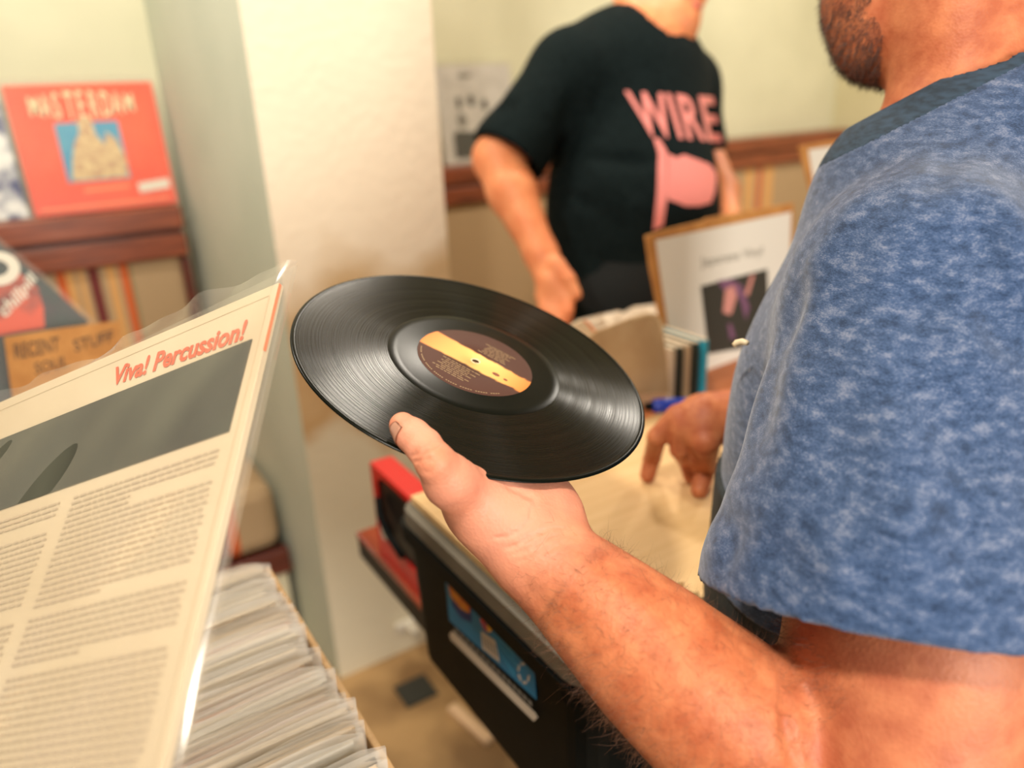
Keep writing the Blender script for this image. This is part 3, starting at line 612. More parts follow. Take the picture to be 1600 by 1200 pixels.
m_title = mat('red_title_ink', (214, 84, 52), .5); m_ph = mat('grey_green_photo', (36, 38, 33), .4, (66, 68, 58), 9, stretch=(1, .4, 1)); m_tx = mat('faded_brown_ink', (178, 158, 132), .7)
dl = lambda n, pts, off, m: decal(n, pts, C0, VN, off, m, vs_)
def local(px_, py_):
    q = ray(px_, py_); P = CP + q * (((C0 - CP) @ VN) / (q @ VN)); d = P - (C0 - vx * .315 - vy * .315); return d @ vx, d @ vy
a0 = local(393, 531); b0 = local(361, 674); yt, yb = a0[1], b0[1]; xr = (a0[0] + b0[0]) / 2
poly('photo', [(.004, yb), (xr, yb), (xr, yt), (.004, yt)], .0003, m_ph, vs_, .0004)
q1 = local(178, 604); q2 = local(395, 497); th_ = .016
decal_text('title', 'Viva! Percussion!', [(182, 574), (388, 499), (386, 530), (180, 603)], C0, VN, .0006, m_title, vs_, .03, .3)
print('VIVA local', a0, b0, q1, q2, local(0, 808), local(300, 700), local(270 / 2.4, 700 + 200 / 2.4), local(333, 725), local(250, 1090))
# body text: rows of word-sized dashes in two columns
bm = bmesh.new(); rr_ = random.Random(3)
xr2 = xr - .004; xl2 = local(112, 790)[0]; yy = yb - .012; row = 0
while yy > .01:
    for (xa, xb) in ((xl2, xr2), (.006, xl2 - .014)):
        if row in (3, 4, 17, 25): xb = xa + (xb - xa) * .45
        if row in (18, 26): continue
        x_ = xa
        while x_ < xb:
            w_ = rr_.uniform(.003, .010); e_ = min(x_ + w_, xb)
            if e_ - x_ > .001:
                vs4 = [bm.verts.new(p_) for p_ in ((x_, yy, .0006), (e_, yy, .0006), (e_, yy + .0017, .0006), (x_, yy + .0017, .0006))]; bm.faces.new(vs4)
            x_ = e_ + .0014
    yy -= .0043; row += 1
me = bpy.data.meshes.new('body_text'); bm.to_mesh(me); bm.free(); o = link('body_text', me, m_tx, vs_); o['kind'] = 'stuff'
# loose bag around it
V_ = []; F_ = []; nx, ny = 60, 60
for j in range(ny + 1):
    for i in range(nx + 1):
        x = -.006 + .329 * i / nx; y = -.01 + .346 * j / ny
        e = max(0, (y - .312) / .024)
        z = .0022 + .0012 * math.sin(38 * (x - .9 * y)) + .0008 * math.sin(70 * (x - .75 * y) + 1) + .0006 * math.sin(21 * x + 40 * y)
        if i in (0, nx): z = -.002
        yy = y - (.019 * (1 - x / .32) * e)
        z = z * (1 - .0 * e) + e * (.0035 * math.sin(34 * x) + .0022 * math.sin(83 * x + 20 * y) + .0015 * math.sin(140 * x - 60 * y) - .001)
        V_.append((x, yy, z))
for j in range(ny):
    for i in range(nx): q = j * (nx + 1) + i; F_.append((q, q + 1, q + nx + 2, q + nx + 1))
m_bag3 = plastic('loose_clear_bag', .08, .03, .18, .6, 14, rim=.30)
pmesh('plastic_bag', V_, F_, m_bag3, vs_, True)
pmesh('bag_back', [(-.006, -.01, -.0065), (.322, -.01, -.0065), (.322, .334, -.0065), (-.006, .317, -.0065)], [(0, 1, 2, 3)], m_bag3, vs_)
# ------------------------------------------------------------------ crate behind it: tilted flowery sleeve and the handwritten kraft card
t3 = empty('side_table', 'small wooden table behind the pulled-up sleeve, carrying a cardboard box', 'table', None, W3(-.22, 1.42, 0))
box('tabletop', (0, 0, .738), (.46, .42, .024), m_wood, t3, .003)
for a in (-.2, .2):
    for b in (-.18, .18): box('leg', (a, b, .363), (.04, .04, .726), m_wood_d, t3, .003)
cb2 = empty('cardboard_box', 'kraft cardboard box on the small table, hidden behind the Viva! Percussion! sleeve', 'box', None, W3(-.22, 1.42, .7505))
for nm, c, s_ in (('bottom', (0, 0, .003), (.40, .36, .006)), ('side_board', (-.1975, 0, .1), (.005, .36, .2)), ('side_board', (.1975, 0, .1), (.005, .36, .2)), ('end_board', (0, -.1775, .1), (.40, .005, .2)), ('end_board', (0, .1775, .1), (.40, .005, .2))): box(nm, c, s_, m_kraft, cb2, .001)
hn = unit(-V + ZZ * .12); hp0 = W3(-.2, 1.30, .95)
hw = empty('handwritten_card', 'kraft card handwritten RECENT STUFF in black capitals in the box at left', 'card', None, on_plane([(60, 620)], hp0, hn, 0)[0])
decal('card', [(6, 527), (100, 512), (188, 501), (192, 560), (196, 640), (30, 680), (16, 600)], hp0, hn, -.002, m_kraft, hw, .002)
m_hand = mat('marker_ink', (74, 52, 34), .6)
decal_text('lettering', 'RECENT', [(20, 538), (92, 526), (94, 548), (24, 562)], hp0, hn, .0006, m_hand, hw, .012, .1)
decal_text('lettering', 'STUFF', [(112, 532), (176, 515), (178, 533), (118, 550)], hp0, hn, .0006, m_hand, hw, .012, .1)
decal_text('lettering', 'SOUL', [(52, 568), (104, 555), (106, 572), (56, 586)], hp0, hn, .0006, m_hand, hw, .010, .1)
fn = unit(-V + ZZ * .25 - U * .1); fp = W3(-.2, 1.36, 1.0)
fs = empty('record_sleeve', 'tilted record sleeve with orange flowers and white chill pill lettering at left edge', 'record sleeve', None, on_plane([(20, 600)], fp, fn, 0)[0])
m_fl = mat('orange_flower_print', (226, 86, 46), .5, (40, 44, 46), 16, detail=3, ramp=(.44, .62)); m_grn = mat('dark_floral_print', (70, 56, 60), .5, (36, 58, 52), 20)
decal('cover', [(0 - 60, 325), (4, 385), (70, 440), (138, 502), (60, 600), (-20, 690), (-160, 560)], fp, fn, -.004, m_grn, fs, .004)
decal('printed_flowers', [(-40, 470), (-6, 440), (30, 425), (60, 450), (68, 480), (70, 512), (20, 520), (-30, 530)], fp, fn, .0004, m_fl, fs)
decal('plastic_bag', [(-60, 312), (4, 375), (74, 432), (150, 502), (60, 610), (-20, 700), (-170, 560)], fp, fn, .001, m_bag, fs, .0008)
decal_text('lettering', 'chill', [(-4, 478), (26, 448), (40, 466), (8, 498)], fp, fn, .0012, m_card, fs, .02)
decal_text('lettering', 'pill', [(28, 446), (46, 424), (62, 442), (42, 466)], fp, fn, .0012, m_card, fs, .02)
oc = []; ic = []
for t in range(0, 361, 20):
    a = math.radians(t); oc.append((-4 + 36 * math.cos(a + .3), 420 + 26 * math.sin(a) + 8 * math.cos(a))); ic.append((-6 + 20 * math.cos(a + .3), 419 + 12 * math.sin(a) + 4 * math.cos(a)))
n = len(oc); A = on_plane(oc + ic, fp, fn, .0014); o = pmesh('large_letter', A, [(i, i + 1, n + i + 1, n + i) for i in range(n - 1)], m_card); attach(o, fs)
gp = empty('record_sleeve', 'grey mottled record sleeve beside the handwritten card, cut by the left frame edge', 'record sleeve', None, W3(-.38, 1.32, .76))
box('cover', (0, 0, .157), (.315, .004, .315), mat('grey_mottled_print', (150, 136, 128), .5, (60, 52, 50), 24), gp, .0005)
# ------------------------------------------------------------------ the vinyl record
RN = to_w(np.array([.287, .816, -.502])); RN = unit(RN); RC = to_w(np.array([-.03082, .01825, .645])) + CP
def rpl(px_, py_): q = ray(px_, py_); return CP + q * (((RC - CP) @ RN) / (q @ RN))
rx = unit(rpl(825, 606) - rpl(668, 523))
rec = bpy.data.objects.new('vinyl_record', None); COL.objects.link(rec); frame(rec, x=rx, z=RN, loc=RC)
tag(rec, "black vinyl record with orange-streaked dark label in the near man's left hand", 'record')
def lathe(name, prof, seg, m, parent, smooth=True):
    V_ = []; F_ = []
    for r_, z_ in prof:
        for k in range(seg): a = 2 * math.pi * k / seg; V_.append((r_ * math.cos(a), r_ * math.sin(a), z_))
    for i in range(len(prof) - 1):
        for k in range(seg): F_.append((i * seg + k, i * seg + (k + 1) % seg, (i + 1) * seg + (k + 1) % seg, (i + 1) * seg + k))
    return pmesh(name, V_, F_, m, parent, smooth)
m_v, nt, p = nmat('black_vinyl')
p.inputs['Base Color'].default_value = lin((7, 10, 7)); p.inputs['Anisotropic'].default_value = 1.0; p.inputs['Anisotropic Rotation'].default_value = .25; p.inputs['Specular IOR Level'].default_value = .24
tg = nt.nodes.new('ShaderNodeTangent'); tg.direction_type = 'RADIAL'; tg.axis = 'Z'; nt.links.new(tg.outputs[0], p.inputs['Tangent'])
tc = nt.nodes.new('ShaderNodeTexCoord'); ln = nt.nodes.new('ShaderNodeVectorMath'); ln.operation = 'LENGTH'; nt.links.new(tc.outputs['Object'], ln.inputs[0])
n1 = nt.nodes.new('ShaderNodeTexNoise'); n1.noise_dimensions = '1D'; n1.inputs['Scale'].default_value = 1400; n1.inputs['Detail'].default_value = 3; nt.links.new(ln.outputs['Value'], n1.inputs['W'])
mr = nt.nodes.new('ShaderNodeMapRange'); mr.inputs['From Min'].default_value = .3; mr.inputs['From Max'].default_value = .7; mr.inputs['To Min'].default_value = .17; mr.inputs['To Max'].default_value = .36
nt.links.new(n1.outputs[0], mr.inputs[0]); nt.links.new(mr.outputs[0], p.inputs['Roughness'])
b1 = nt.nodes.new('ShaderNodeBump'); b1.inputs['Strength'].default_value = .03; b1.inputs['Distance'].default_value = .0003; nt.links.new(n1.outputs[0], b1.inputs['Height']); nt.links.new(b1.outputs[0], p.inputs['Normal'])
m_vs = mat('smooth_vinyl', (6, 10, 6), .25, spec=.12)
prof = [(.0036, -.0009), (.1490, -.0009), (.1505, -.0006), (.1510, 0), (.1506, .0006), (.1497, .0011), (.1478, .0012), (.1468, .0009)]
gaps = [.1440, .1225, .1013, .0880]; r_ = .1465
disc = lathe('disc', prof, 160, m_vs, rec)
gp_ = [(.1468, .0009)]
for r_ in np.linspace(.1455, .0745, 28):
    g = min(abs(r_ - x) for x in (.1225, .1040, .0880)); gp_.append((r_, .0007 if g > .0012 else .0004))
gr = lathe('groove_band', gp_, 160, m_v, rec)
lathe('run_out', [(.0746, .0006), (.0742, .0008), (.066, .0008), (.0525, .0008), (.0505, .0010), (.0496, .0010)], 160, m_vs, rec)
ml, nt, p = nmat('brown_label_orange_streak'); p.inputs['Roughness'].default_value = .6; p.inputs['Specular IOR Level'].default_value = .25
tc = nt.nodes.new('ShaderNodeTexCoord'); sx = nt.nodes.new('ShaderNodeSeparateXYZ'); nt.links.new(tc.outputs['Object'], sx.inputs[0])
def math_(op, a, b=None, c=None):
    q = nt.nodes.new('ShaderNodeMath'); q.operation = op
    for i, v in enumerate((a, b, c)):
        if v is None: continue
        if hasattr(v, 'links') or hasattr(v, 'is_linked'): nt.links.new(v, q.inputs[i])
        else: q.inputs[i].default_value = v
    return q.outputs[0]
nz = nt.nodes.new('ShaderNodeTexNoise'); nz.inputs['Scale'].default_value = 90; nz.inputs['Detail'].default_value = 4; nt.links.new(tc.outputs['Object'], nz.inputs[0])
amp = math_('MULTIPLY_ADD', sx.outputs[0], .10, .006)       # ragged towards the right end
edge = math_('MULTIPLY', math_('SUBTRACT', nz.outputs[0], .5), math_('MAXIMUM', amp, .002))
yc = math_('ADD', sx.outputs[1], edge)
wd = math_('MULTIPLY_ADD', sx.outputs[0], -.035, .0125)
band = nt.nodes.new('ShaderNodeMapRange'); band.interpolation_type = 'SMOOTHSTEP'; nt.links.new(math_('SUBTRACT', wd, math_('ABSOLUTE', yc)), band.inputs[0]); band.inputs['From Min'].default_value = -.0012; band.inputs['From Max'].default_value = .0015
gr2 = nt.nodes.new('ShaderNodeValToRGB'); gm = nt.nodes.new('ShaderNodeMapRange'); gm.inputs['From Min'].default_value = -.05; gm.inputs['From Max'].default_value = .05; nt.links.new(sx.outputs[0], gm.inputs[0]); nt.links.new(gm.outputs[0], gr2.inputs[0])
gr2.color_ramp.elements[0].color = lin((226, 132, 70)); gr2.color_ramp.elements[1].color = lin((214, 122, 54)); q = gr2.color_ramp.elements.new(.55); q.color = lin((255, 200, 118))
mx = nt.nodes.new('ShaderNodeMix'); mx.data_type = 'RGBA'; mx.inputs[6].default_value = lin((74, 44, 34)); nt.links.new(band.outputs[0], mx.inputs[0]); nt.links.new(gr2.outputs[0], mx.inputs[7]); nt.links.new(mx.outputs[2], p.inputs['Base Color'])
lab = lathe('label', [(.0036, .0011), (.0036, .0013), (.03, .0013), (.0490, .0013), (.0498, .0010)], 96, ml, rec)
m_lt = mat('dull_gold_print', (136, 108, 72), .5)
bm = bmesh.new(); rr_ = random.Random(5)
for y0, n_, xc, wmax in ((.033, 7, .006, .034), (-.018, 8, -.006, .034)):
    for i in range(n_):
        yy = y0 - i * .0027; ww = wmax * rr_.uniform(.55, 1) / 2; x_ = xc - ww
        while x_ < xc + ww:
            w_ = rr_.uniform(.002, .006); vs4 = [bm.verts.new(q_) for q_ in ((x_, yy, .0015), (x_ + w_, yy, .0015), (x_ + w_, yy + .0011, .0015), (x_, yy + .0011, .0015))]; bm.faces.new(vs4); x_ += w_ + .0009
for k in range(46):                                          # rim print along the lower edge
    a = math.radians(205 + k * 2.6); r1, r2 = .0462, .0474
    if k % 6 == 5: continue
    bm.faces.new([bm.verts.new((r_ * math.cos(a_), r_ * math.sin(a_), .0015)) for r_, a_ in ((r1, a), (r2, a), (r2, a + .03), (r1, a + .03))])
me = bpy.data.meshes.new('label_print'); bm.to_mesh(me); bm.free(); o = link('label_print', me, m_lt, lab); o['kind'] = 'stuff'
for cx, cy, sx_, sy_ in ((.022, -.004, .0035, .0022), (.0315, -.0045, .002, .0014)):
    poly('label_spot', [(cx + sx_ * math.cos(a), cy + sy_ * math.sin(a)) for a in np.linspace(0, 6.0, 12)], .0001, mat('burnt_brown_print', (120, 60, 30), .5), lab, .0014)
lathe('centre_ring', [(.0030, .0008), (.0034, .0016), (.0042, .0015), (.0044, .0012)], 32, mat('pale_ring', (210, 190, 150), .4), rec)
# ================================================================== people
def skin_mat(name, a, b, c, sc=22, bump=.35):
    """mottled skin; c is the palm / inner-arm tone, mixed by the vertex attribute 'tone'"""
    m, nt, p = nmat(name); p.inputs['Roughness'].default_value = .52; p.inputs['Subsurface Weight'].default_value = .12; p.inputs['Subsurface Scale'].default_value = .006; p.inputs['Subsurface Radius'].default_value = (1, .35, .2)
    p.inputs['Specular IOR Level'].default_value = .35
    L = nt.links.new; tc = nt.nodes.new('ShaderNodeTexCoord')
    n = nt.nodes.new('ShaderNodeTexNoise'); n.inputs['Scale'].default_value = sc; n.inputs['Detail'].default_value = 5; n.inputs['Roughness'].default_value = .6
    r = nt.nodes.new('ShaderNodeValToRGB'); r.color_ramp.elements[0].position = .36; r.color_ramp.elements[1].position = .66; r.color_ramp.elements[0].color = lin(a); r.color_ramp.elements[1].color = lin(b)
    at = nt.nodes.new('ShaderNodeAttribute'); at.attribute_name = 'tone'; mx = nt.nodes.new('ShaderNodeMix'); mx.data_type = 'RGBA'
    r2 = nt.nodes.new('ShaderNodeValToRGB'); r2.color_ramp.elements[0].position = .3; r2.color_ramp.elements[1].position = .7; r2.color_ramp.elements[0].color = lin(tuple(int(x * .93) for x in c)); r2.color_ramp.elements[1].color = lin(c)
    L(tc.outputs['Object'], n.inputs[0]); L(n.outputs[0], r.inputs[0]); L(n.outputs[0], r2.inputs[0]); L(r.outputs[0], mx.inputs[6]); L(r2.outputs[0], mx.inputs[7]); L(at.outputs['Fac'], mx.inputs[0]); L(mx.outputs[2], p.inputs['Base Color'])
    n2 = nt.nodes.new('ShaderNodeTexVoronoi'); n2.inputs['Scale'].default_value = 420; n3 = nt.nodes.new('ShaderNodeTexNoise'); n3.inputs['Scale'].default_value = 130; n3.inputs['Detail'].default_value = 4
    ad = nt.nodes.new('ShaderNodeMath'); ad.operation = 'ADD'; L(tc.outputs['Object'], n2.inputs[0]); L(tc.outputs['Object'], n3.inputs[0]); L(n2.outputs[0], ad.inputs[0]); L(n3.outputs[0], ad.inputs[1])
    b = nt.nodes.new('ShaderNodeBump'); b.inputs['Strength'].default_value = bump; b.inputs['Distance'].default_value = .0012; L(ad.outputs[0], b.inputs['Height']); L(b.outputs[0], p.inputs['Normal'])
    return m
m_skin = skin_mat('tanned_skin', (170, 88, 54), (202, 122, 80), (222, 150, 122), sc=38, bump=.18)
m_skin2 = skin_mat('fair_skin', (218, 130, 84), (232, 152, 104), (228, 150, 112), bump=.1)
m_nail = mat('nail', (232, 186, 160), .25, coat=.4)
m_lip = mat('lips', (180, 84, 70), .5)
def above(px_, py_, gap): q = ray(px_, py_); return CP + q * ((gap - (CP - RC) @ RN) / (q @ RN))
def hit(s, px_, py_, a=.3, b=2.2, n=1500):
    q = ray(px_, py_); t = np.linspace(a, b, n); v = s.ev(CP + t[:, None] * q); i = np.argmax(v < 0)
    if v[i] >= 0: return D(px_, py_, b)
    return D(px_, py_, t[i - 1] + (t[i] - t[i - 1]) * v[i - 1] / (v[i - 1] - v[i]))
f1 = unit([-.80, .60, 0]); l1 = np.array([-.60, -.80, 0])          # near man: facing, and his left
man = empty('person', 'bearded man in a heathered blue t-shirt holding up a vinyl record', 'person', None, W3(.66, .24, 0), x=f1)
# ---- left arm and hand at full detail
A = SDF()
A.chain([D(842, 868, .548), D(905, 920, .532), D(985, 992, .512), D(1060, 1060, .505), D(1135, 1122, .506), D(1262, 1212, .528)], [.0275, .031, .0375, .0425, .047, .052], .03)
A.chain([D(1262, 1212, .528), D(1385, 1320, .545)], [.052, .050], .02)
A.cone(D(1385, 1320, .54), D(1400, 1150, .508), .058, .0715, .007); A.chain([D(1400, 1150, .508), D(1420, 1000, .508), D(1440, 760, .54)], [.0715, .0745, .075], .02)
# wrist and palm
A.cone(D(842, 868, .548), D(835, 838, .553), .0275, .026, .02)
A.chain([D(840, 838, .55), D(800, 760, .572), D(800, 716, .592)], [.024, .022, .014], .02)
A.chain([D(865, 845, .556), D(857, 800, .562), D(846, 748, .590)], [.0195, .0195, .015], .018)          # little-finger side
A.chain([D(815, 850, .545), D(783, 815, .545), D(748, 785, .544)], [.0225, .0235, .021], .02)            # ball of the thumb
A.cone(D(775, 800, .552), D(740, 720, .588), .019, .013, .02)
mcps = [above(728, 712, -.022), above(775, 705, -.024), above(815, 706, -.024), above(846, 718, -.022)]
for (a_, b_, c_, d_, r_) in ((mcps[0], above(712, 655, -.026), above(708, 620, -.017), above(706, 598, -.0095), .0095),
                             (mcps[1], above(768, 640, -.028), above(764, 600, -.019), above(762, 574, -.0098), .0098),
                             (mcps[2], above(815, 648, -.027), above(814, 612, -.018), above(813, 590, -.0092), .0092),
                             (mcps[3], above(856, 668, -.024), above(857, 640, -.016), above(857, 622, -.0084), .0083)):
    A.chain([a_, b_], [r_ * 1.35, r_ * 1.08], .006); A.chain([b_, c_, d_], [r_ * 1.08, r_, r_ * .92], .003)
A.cone(mcps[0], mcps[1], .0125, .0125, .012); A.cone(mcps[1], mcps[2], .0125, .0125, .012); A.cone(mcps[2], mcps[3], .0125, .0115, .012)
# thumb
T0 = D(748, 785, .540); T1 = D(703, 752, .512); T1b = above(680, 722, .0125); T2 = above(662, 697, .0125); T3 = above(629, 665, .0108)
A.cone(T0, T1, .0210, .0150, .02); A.cone(T1, T1b, .0150, .0120, .014); A.cone(T1b, T2, .0118, .0118, .006); A.cone(T2, (T2 + T3) / 2, .0118, .0112, .004); A.cone((T2 + T3) / 2, T3, .0112, .0092, .004)
H = lambda *p: [hit(A, x, y, .35, .8, 900) for x, y in p]
for pts, w, amp in (([(832, 792), (829, 812), (815, 828), (795, 838), (772, 842)], .0011, -.0011),
                    ([(790, 858), (812, 850), (836, 836), (860, 826), (893, 826)], .0011, -.0013),
                    ([(800, 868), (830, 856), (850, 842), (880, 834), (902, 838)], .0010, -.0008),
                    ([(806, 880), (840, 868), (874, 850), (905, 850)], .0012, -.0006),
                    ([(745, 762), (760, 785), (758, 812)], .0022, -.0005),
                    ([(790, 757), (812, 768), (836, 778)], .0030, -.0022), ([(836, 778), (838, 800)], .0014, -.0008),
                    ([(640, 712), (655, 709), (672, 700), (687, 694)], .0011, -.0010), ([(646, 722), (660, 719), (675, 716)], .0010, -.0007),
                    ([(642, 706), (652, 702)], .0009, -.0006), ([(660, 740), (676, 735)], .0016, -.0005),
                    ([(810, 900), (830, 925), (870, 960), (920, 1010)], .007, -.0012), ([(1240, 1035), (1229, 1075), (1228, 1120), (1234, 1160), (1246, 1198)], .0045, -.010), ([(1245, 1150), (1270, 1190)], .003, -.0015),
                    ([(900, 870), (980, 930), (1060, 990)], .008, .0012)):
    A.crease(H(*pts), w * (1.25 if w < .002 else 1), amp * (2.3 if w < .002 else 1))
# ---- the rest of his body
B = SDF()
neck0 = D(1512, 215, .70); neck1 = D(1508, 60, .70)
B.chain([D(1500, 330, .72), neck0, neck1, D(1512, -60, .70)], [.080, .063, .060, .062], .03)
B.chain([D(1520, -60, .71), D(1500, -190, .72)], [.082, .098], .04)                                # skull
B.cone(D(1500, -190, .72), D(1450, -180, .73), .098, .082, .05)
B.chain([D(1490, -10, .72), D(1425, 30, .735), D(1368, 62, .745)], [.052, .044, .032], .025)          # jaw and chin
B.chain([D(1368, 62, .745), D(1362, 0, .745), D(1372, -80, .745)], [.030, .038, .050], .03)        # mouth and face
B.cone(D(1350, -70, .745), D(1338, -45, .745), .012, .015, .012); B.cone(D(1375, -150, .745), D(1348, -62, .745), .012, .013, .02)
B.ell(D(1350, -8, .745), R3(f1, l1), (.012, .022, .006), .008); B.ell(D(1352, 12, .745), R3(f1, l1), (.012, .020, .007), .008)
B.ell(D(1540, -110, .64), R3(f1, ZZ), (.018, .032, .008), .008)                                       # ear
tc_ = D(1345, 640, .745)
FL = (f1, .70)
B.chain([D(1460, 400, .76), D(1374, 640, .76), tc_ - ZZ * .16, tc_ - ZZ * .32], [.138, .142, .130, .125], .04, FL)
SL = D(1440, 470, .585); SR = D(1400, 380, .93)
B.cone(D(1500, 300, .72), SL, .06, .07, .06); B.cone(D(1480, 320, .74), SR, .06, .065, .06)
B.cone(SL, D(1440, 760, .54), .074, .070, .04)
# right arm reaching past the chest to the board
ZT = .9462
def on_board(px_, py_, r_): q = atz(px_, py_, ZT + r_); return q
rw = D(1135, 652, .965)
B.chain([SR, D(1390, 660, 1.02), rw], [.060, .047, .030], .02)
pk_ = D(1098, 655, .96)
B.chain([rw, pk_], [.030, .027], .02); B.chain([pk_, D(1062, 652, .965)], [.027, .015], .016); B.chain([pk_, D(1068, 668, .955)], [.026, .015], .014)
B.chain([pk_, D(1100, 690, .94)], [.026, .017], .014)
B.chain([D(1058, 650, .965), D(1027, 683, .975), on_board(1019, 715, .034), on_board(1012, 742, .0115)], [.0145, .0125, .0115, .0105], .004)
B.chain([D(1066, 672, .955), D(1062, 702, .965), on_board(1074, 722, .028), on_board(1079, 744, .0105)], [.0145, .0125, .0112, .0100], .003)
B.chain([D(1085, 680, .955), D(1084, 708, .970), on_board(1092, 735, .0105)], [.0135, .0118, .0098], .003)
B.chain([D(1104, 690, .94), on_board(1103, 730, .030), on_board(1093, 764, .0125)], [.0165, .0135, .0115], .004)
hd_c = D(760, 770, .545); cutd = unit(D(985, 992, .512) - D(842, 868, .548)); cp0 = D(905, 920, .532)
def with_cut(src, c_): n_ = SDF(); n_.p = src.p; n_.c = src.c; n_.cut = [c_]; return n_
va, qa = with_cut(A, (cp0 + cutd * .004, cutd)).mesh(.00125); va2, qa2 = with_cut(A, (cp0 - cutd * .004, -cutd)).mesh(.0020)
nA = len(va); qa = np.concatenate([qa, qa2 + nA]); va = np.concatenate([va, va2]); vb, qb = B.mesh(.0042)
# hands of the coarse part get their own finer mesh
B2 = SDF(); B2.p = [q for q in B.p if q[0] == 'c' and np.linalg.norm(q[1] - pk_) < .16 and max(q[3], q[4]) < .05]
vc, qc = B2.mesh(.0022)
body = fast_mesh('body', [(va, qa), (vb, qb), (vc, qc)], m_skin); attach(body, man)
# tone attribute: pink palm and inner thumb
P, N = surf(body); pc_ = [(D(790, 800, .53), .055), (D(700, 745, .51), .035), (D(650, 690, .51), .035), (D(850, 790, .55), .035)]
tone = np.zeros(len(P))
for c_, r_ in pc_: tone = np.maximum(tone, np.clip(1.35 - np.linalg.norm(P - c_, axis=1) / r_, 0, 1))
ua = D(1500, 1080, .45); tone = np.maximum(tone, .2 * np.clip(1.4 - np.linalg.norm(P - ua, axis=1) / .085, 0, 1))
at_ = body.data.attributes.new('tone', 'FLOAT', 'POINT'); at_.data.foreach_set('value', tone.astype(np.float32))
# thumb nail
ta = unit(T3 - T2); tocam = unit(CP - T3); lat = unit(np.cross(ta, tocam)); lat = lat if lat @ cr < 0 else -lat
nn_ = unit(tocam * .80 + lat * .58); nn_ = unit(nn_ - ta * (ta @ nn_)); nw = np.cross(ta, nn_)
bm = bmesh.new(); g = 10; grid = []
for i in range(g + 1):
    for j in range(g + 1):
        a_ = (j / g - .5) * 1.75; t_ = i / g; rr = .0101 + .0002 - .0006 * t_; hw_ = 1 - .35 * max(0, t_ - .75) * 4 * abs(j / g - .5) * 2
        b_n = T2 + ta * (.55 + .50 * t_ * (1 - .22 * (abs(j / g - .5) * 2) ** 2 * (t_ > .5))) * np.linalg.norm(T3 - T2); dn_ = nn_ * math.cos(a_ * .8) + nw * math.sin(a_ * .8)
        pt_ = b_n + dn_ * .016
        for _ in range(8): pt_ = pt_ - dn_ * (float(A.ev(pt_[None])[0]) - .0007)
        grid.append(bm.verts.new(pt_))
for i in range(g):
    for j in range(g): q = i * (g + 1) + j; bm.faces.new((grid[q], grid[q + 1], grid[q + g + 2], grid[q + g + 1]))
r = bmesh.ops.solidify(bm, geom=bm.faces[:], thickness=-.0006); me = bpy.data.meshes.new('thumb_nail'); bm.to_mesh(me); bm.free(); me.polygons.foreach_set('use_smooth', [True] * len(me.polygons)); attach(link('thumb_nail', me, m_nail), man)
# arm hair
m_hair = mat('brown_arm_hair', (104, 66, 42), .6); m_beard = mat('brown_grey_beard', (74, 44, 32), .6)
ax0, ax1 = D(842, 868, .548), D(1260, 1210, .49); axd = unit(ax1 - ax0); La = np.linalg.norm(ax1 - ax0)
tt = (P[:len(va)] - ax0) @ axd; el = np.linalg.norm(P[:len(va)] - ax0 - tt[:, None] * axd, axis=1)
idx = np.where((tt > -.004) & (tt < La * .93) & (el < .08))[0]; wgt = np.where(idx < nA, .30, 1.0) * np.where(tt[idx] > .03, 1, .25); idx = rng.choice(idx, 9000, p=wgt / wgt.sum())
dirs = np.array([axd * -.55 + np.array([0, 0, -.5]) for _ in idx]); o = hairs('arm_hair', P[idx], N[idx], dirs, .011, .00008, m_hair, None, 1.3); attach(o, man)
# beard stubble on jaw and chin
jaw = [(D(1425, 45, .735), .056), (D(1368, 62, .745), .047), (D(1362, 10, .745), .05), (D(1455, 20, .73), .052)]
ok = np.zeros(len(P), bool); 
for c_, r_ in jaw: ok |= np.linalg.norm(P - c_, axis=1) < r_
ok &= (np.arange(len(P)) >= len(va)) & (np.arange(len(P)) < len(va) + len(vb))
nk = np.linalg.norm(np.cross(P - neck0, unit(neck1 - neck0)), axis=1) < .066; ok &= ~nk
idx = rng.choice(np.where(ok)[0], 11000); jit = rng.normal(0, .0012, (len(idx), 3)); jit -= N[idx] * (jit * N[idx]).sum(1)[:, None]
o = hairs('beard', P[idx] + jit, N[idx], np.tile(f1 * .3 - ZZ * .9, (len(idx), 1)), .0060, .00015, m_beard, None, .7); attach(o, man)
hc = SDF(); hc.cone(D(1520, -90, .71), D(1500, -200, .72), .086, .104, .04); hc.cone(D(1500, -200, .72), D(1460, -200, .73), .104, .086, .05); hc.sub((D(1440, -130, .72), unit(f1 * 1.0 - ZZ * .3)))
attach(fast_mesh('hair', [hc.mesh(.006)], mat('dark_brown_hair', (60, 40, 28), .7, bump=.5, scale=60), None), man)
for sgn in (-1, 1):
    bm = bmesh.new(); bmesh.ops.create_uvsphere(bm, u_segments=16, v_segments=10, radius=.012); me = bpy.data.meshes.new('eye'); bm.to_mesh(me); bm.free(); o = link('eye', me, mat('eye', (230, 225, 215), .2)); o.location = D(1372, -130, .745) + l1 * sgn * .03; attach(o, man)
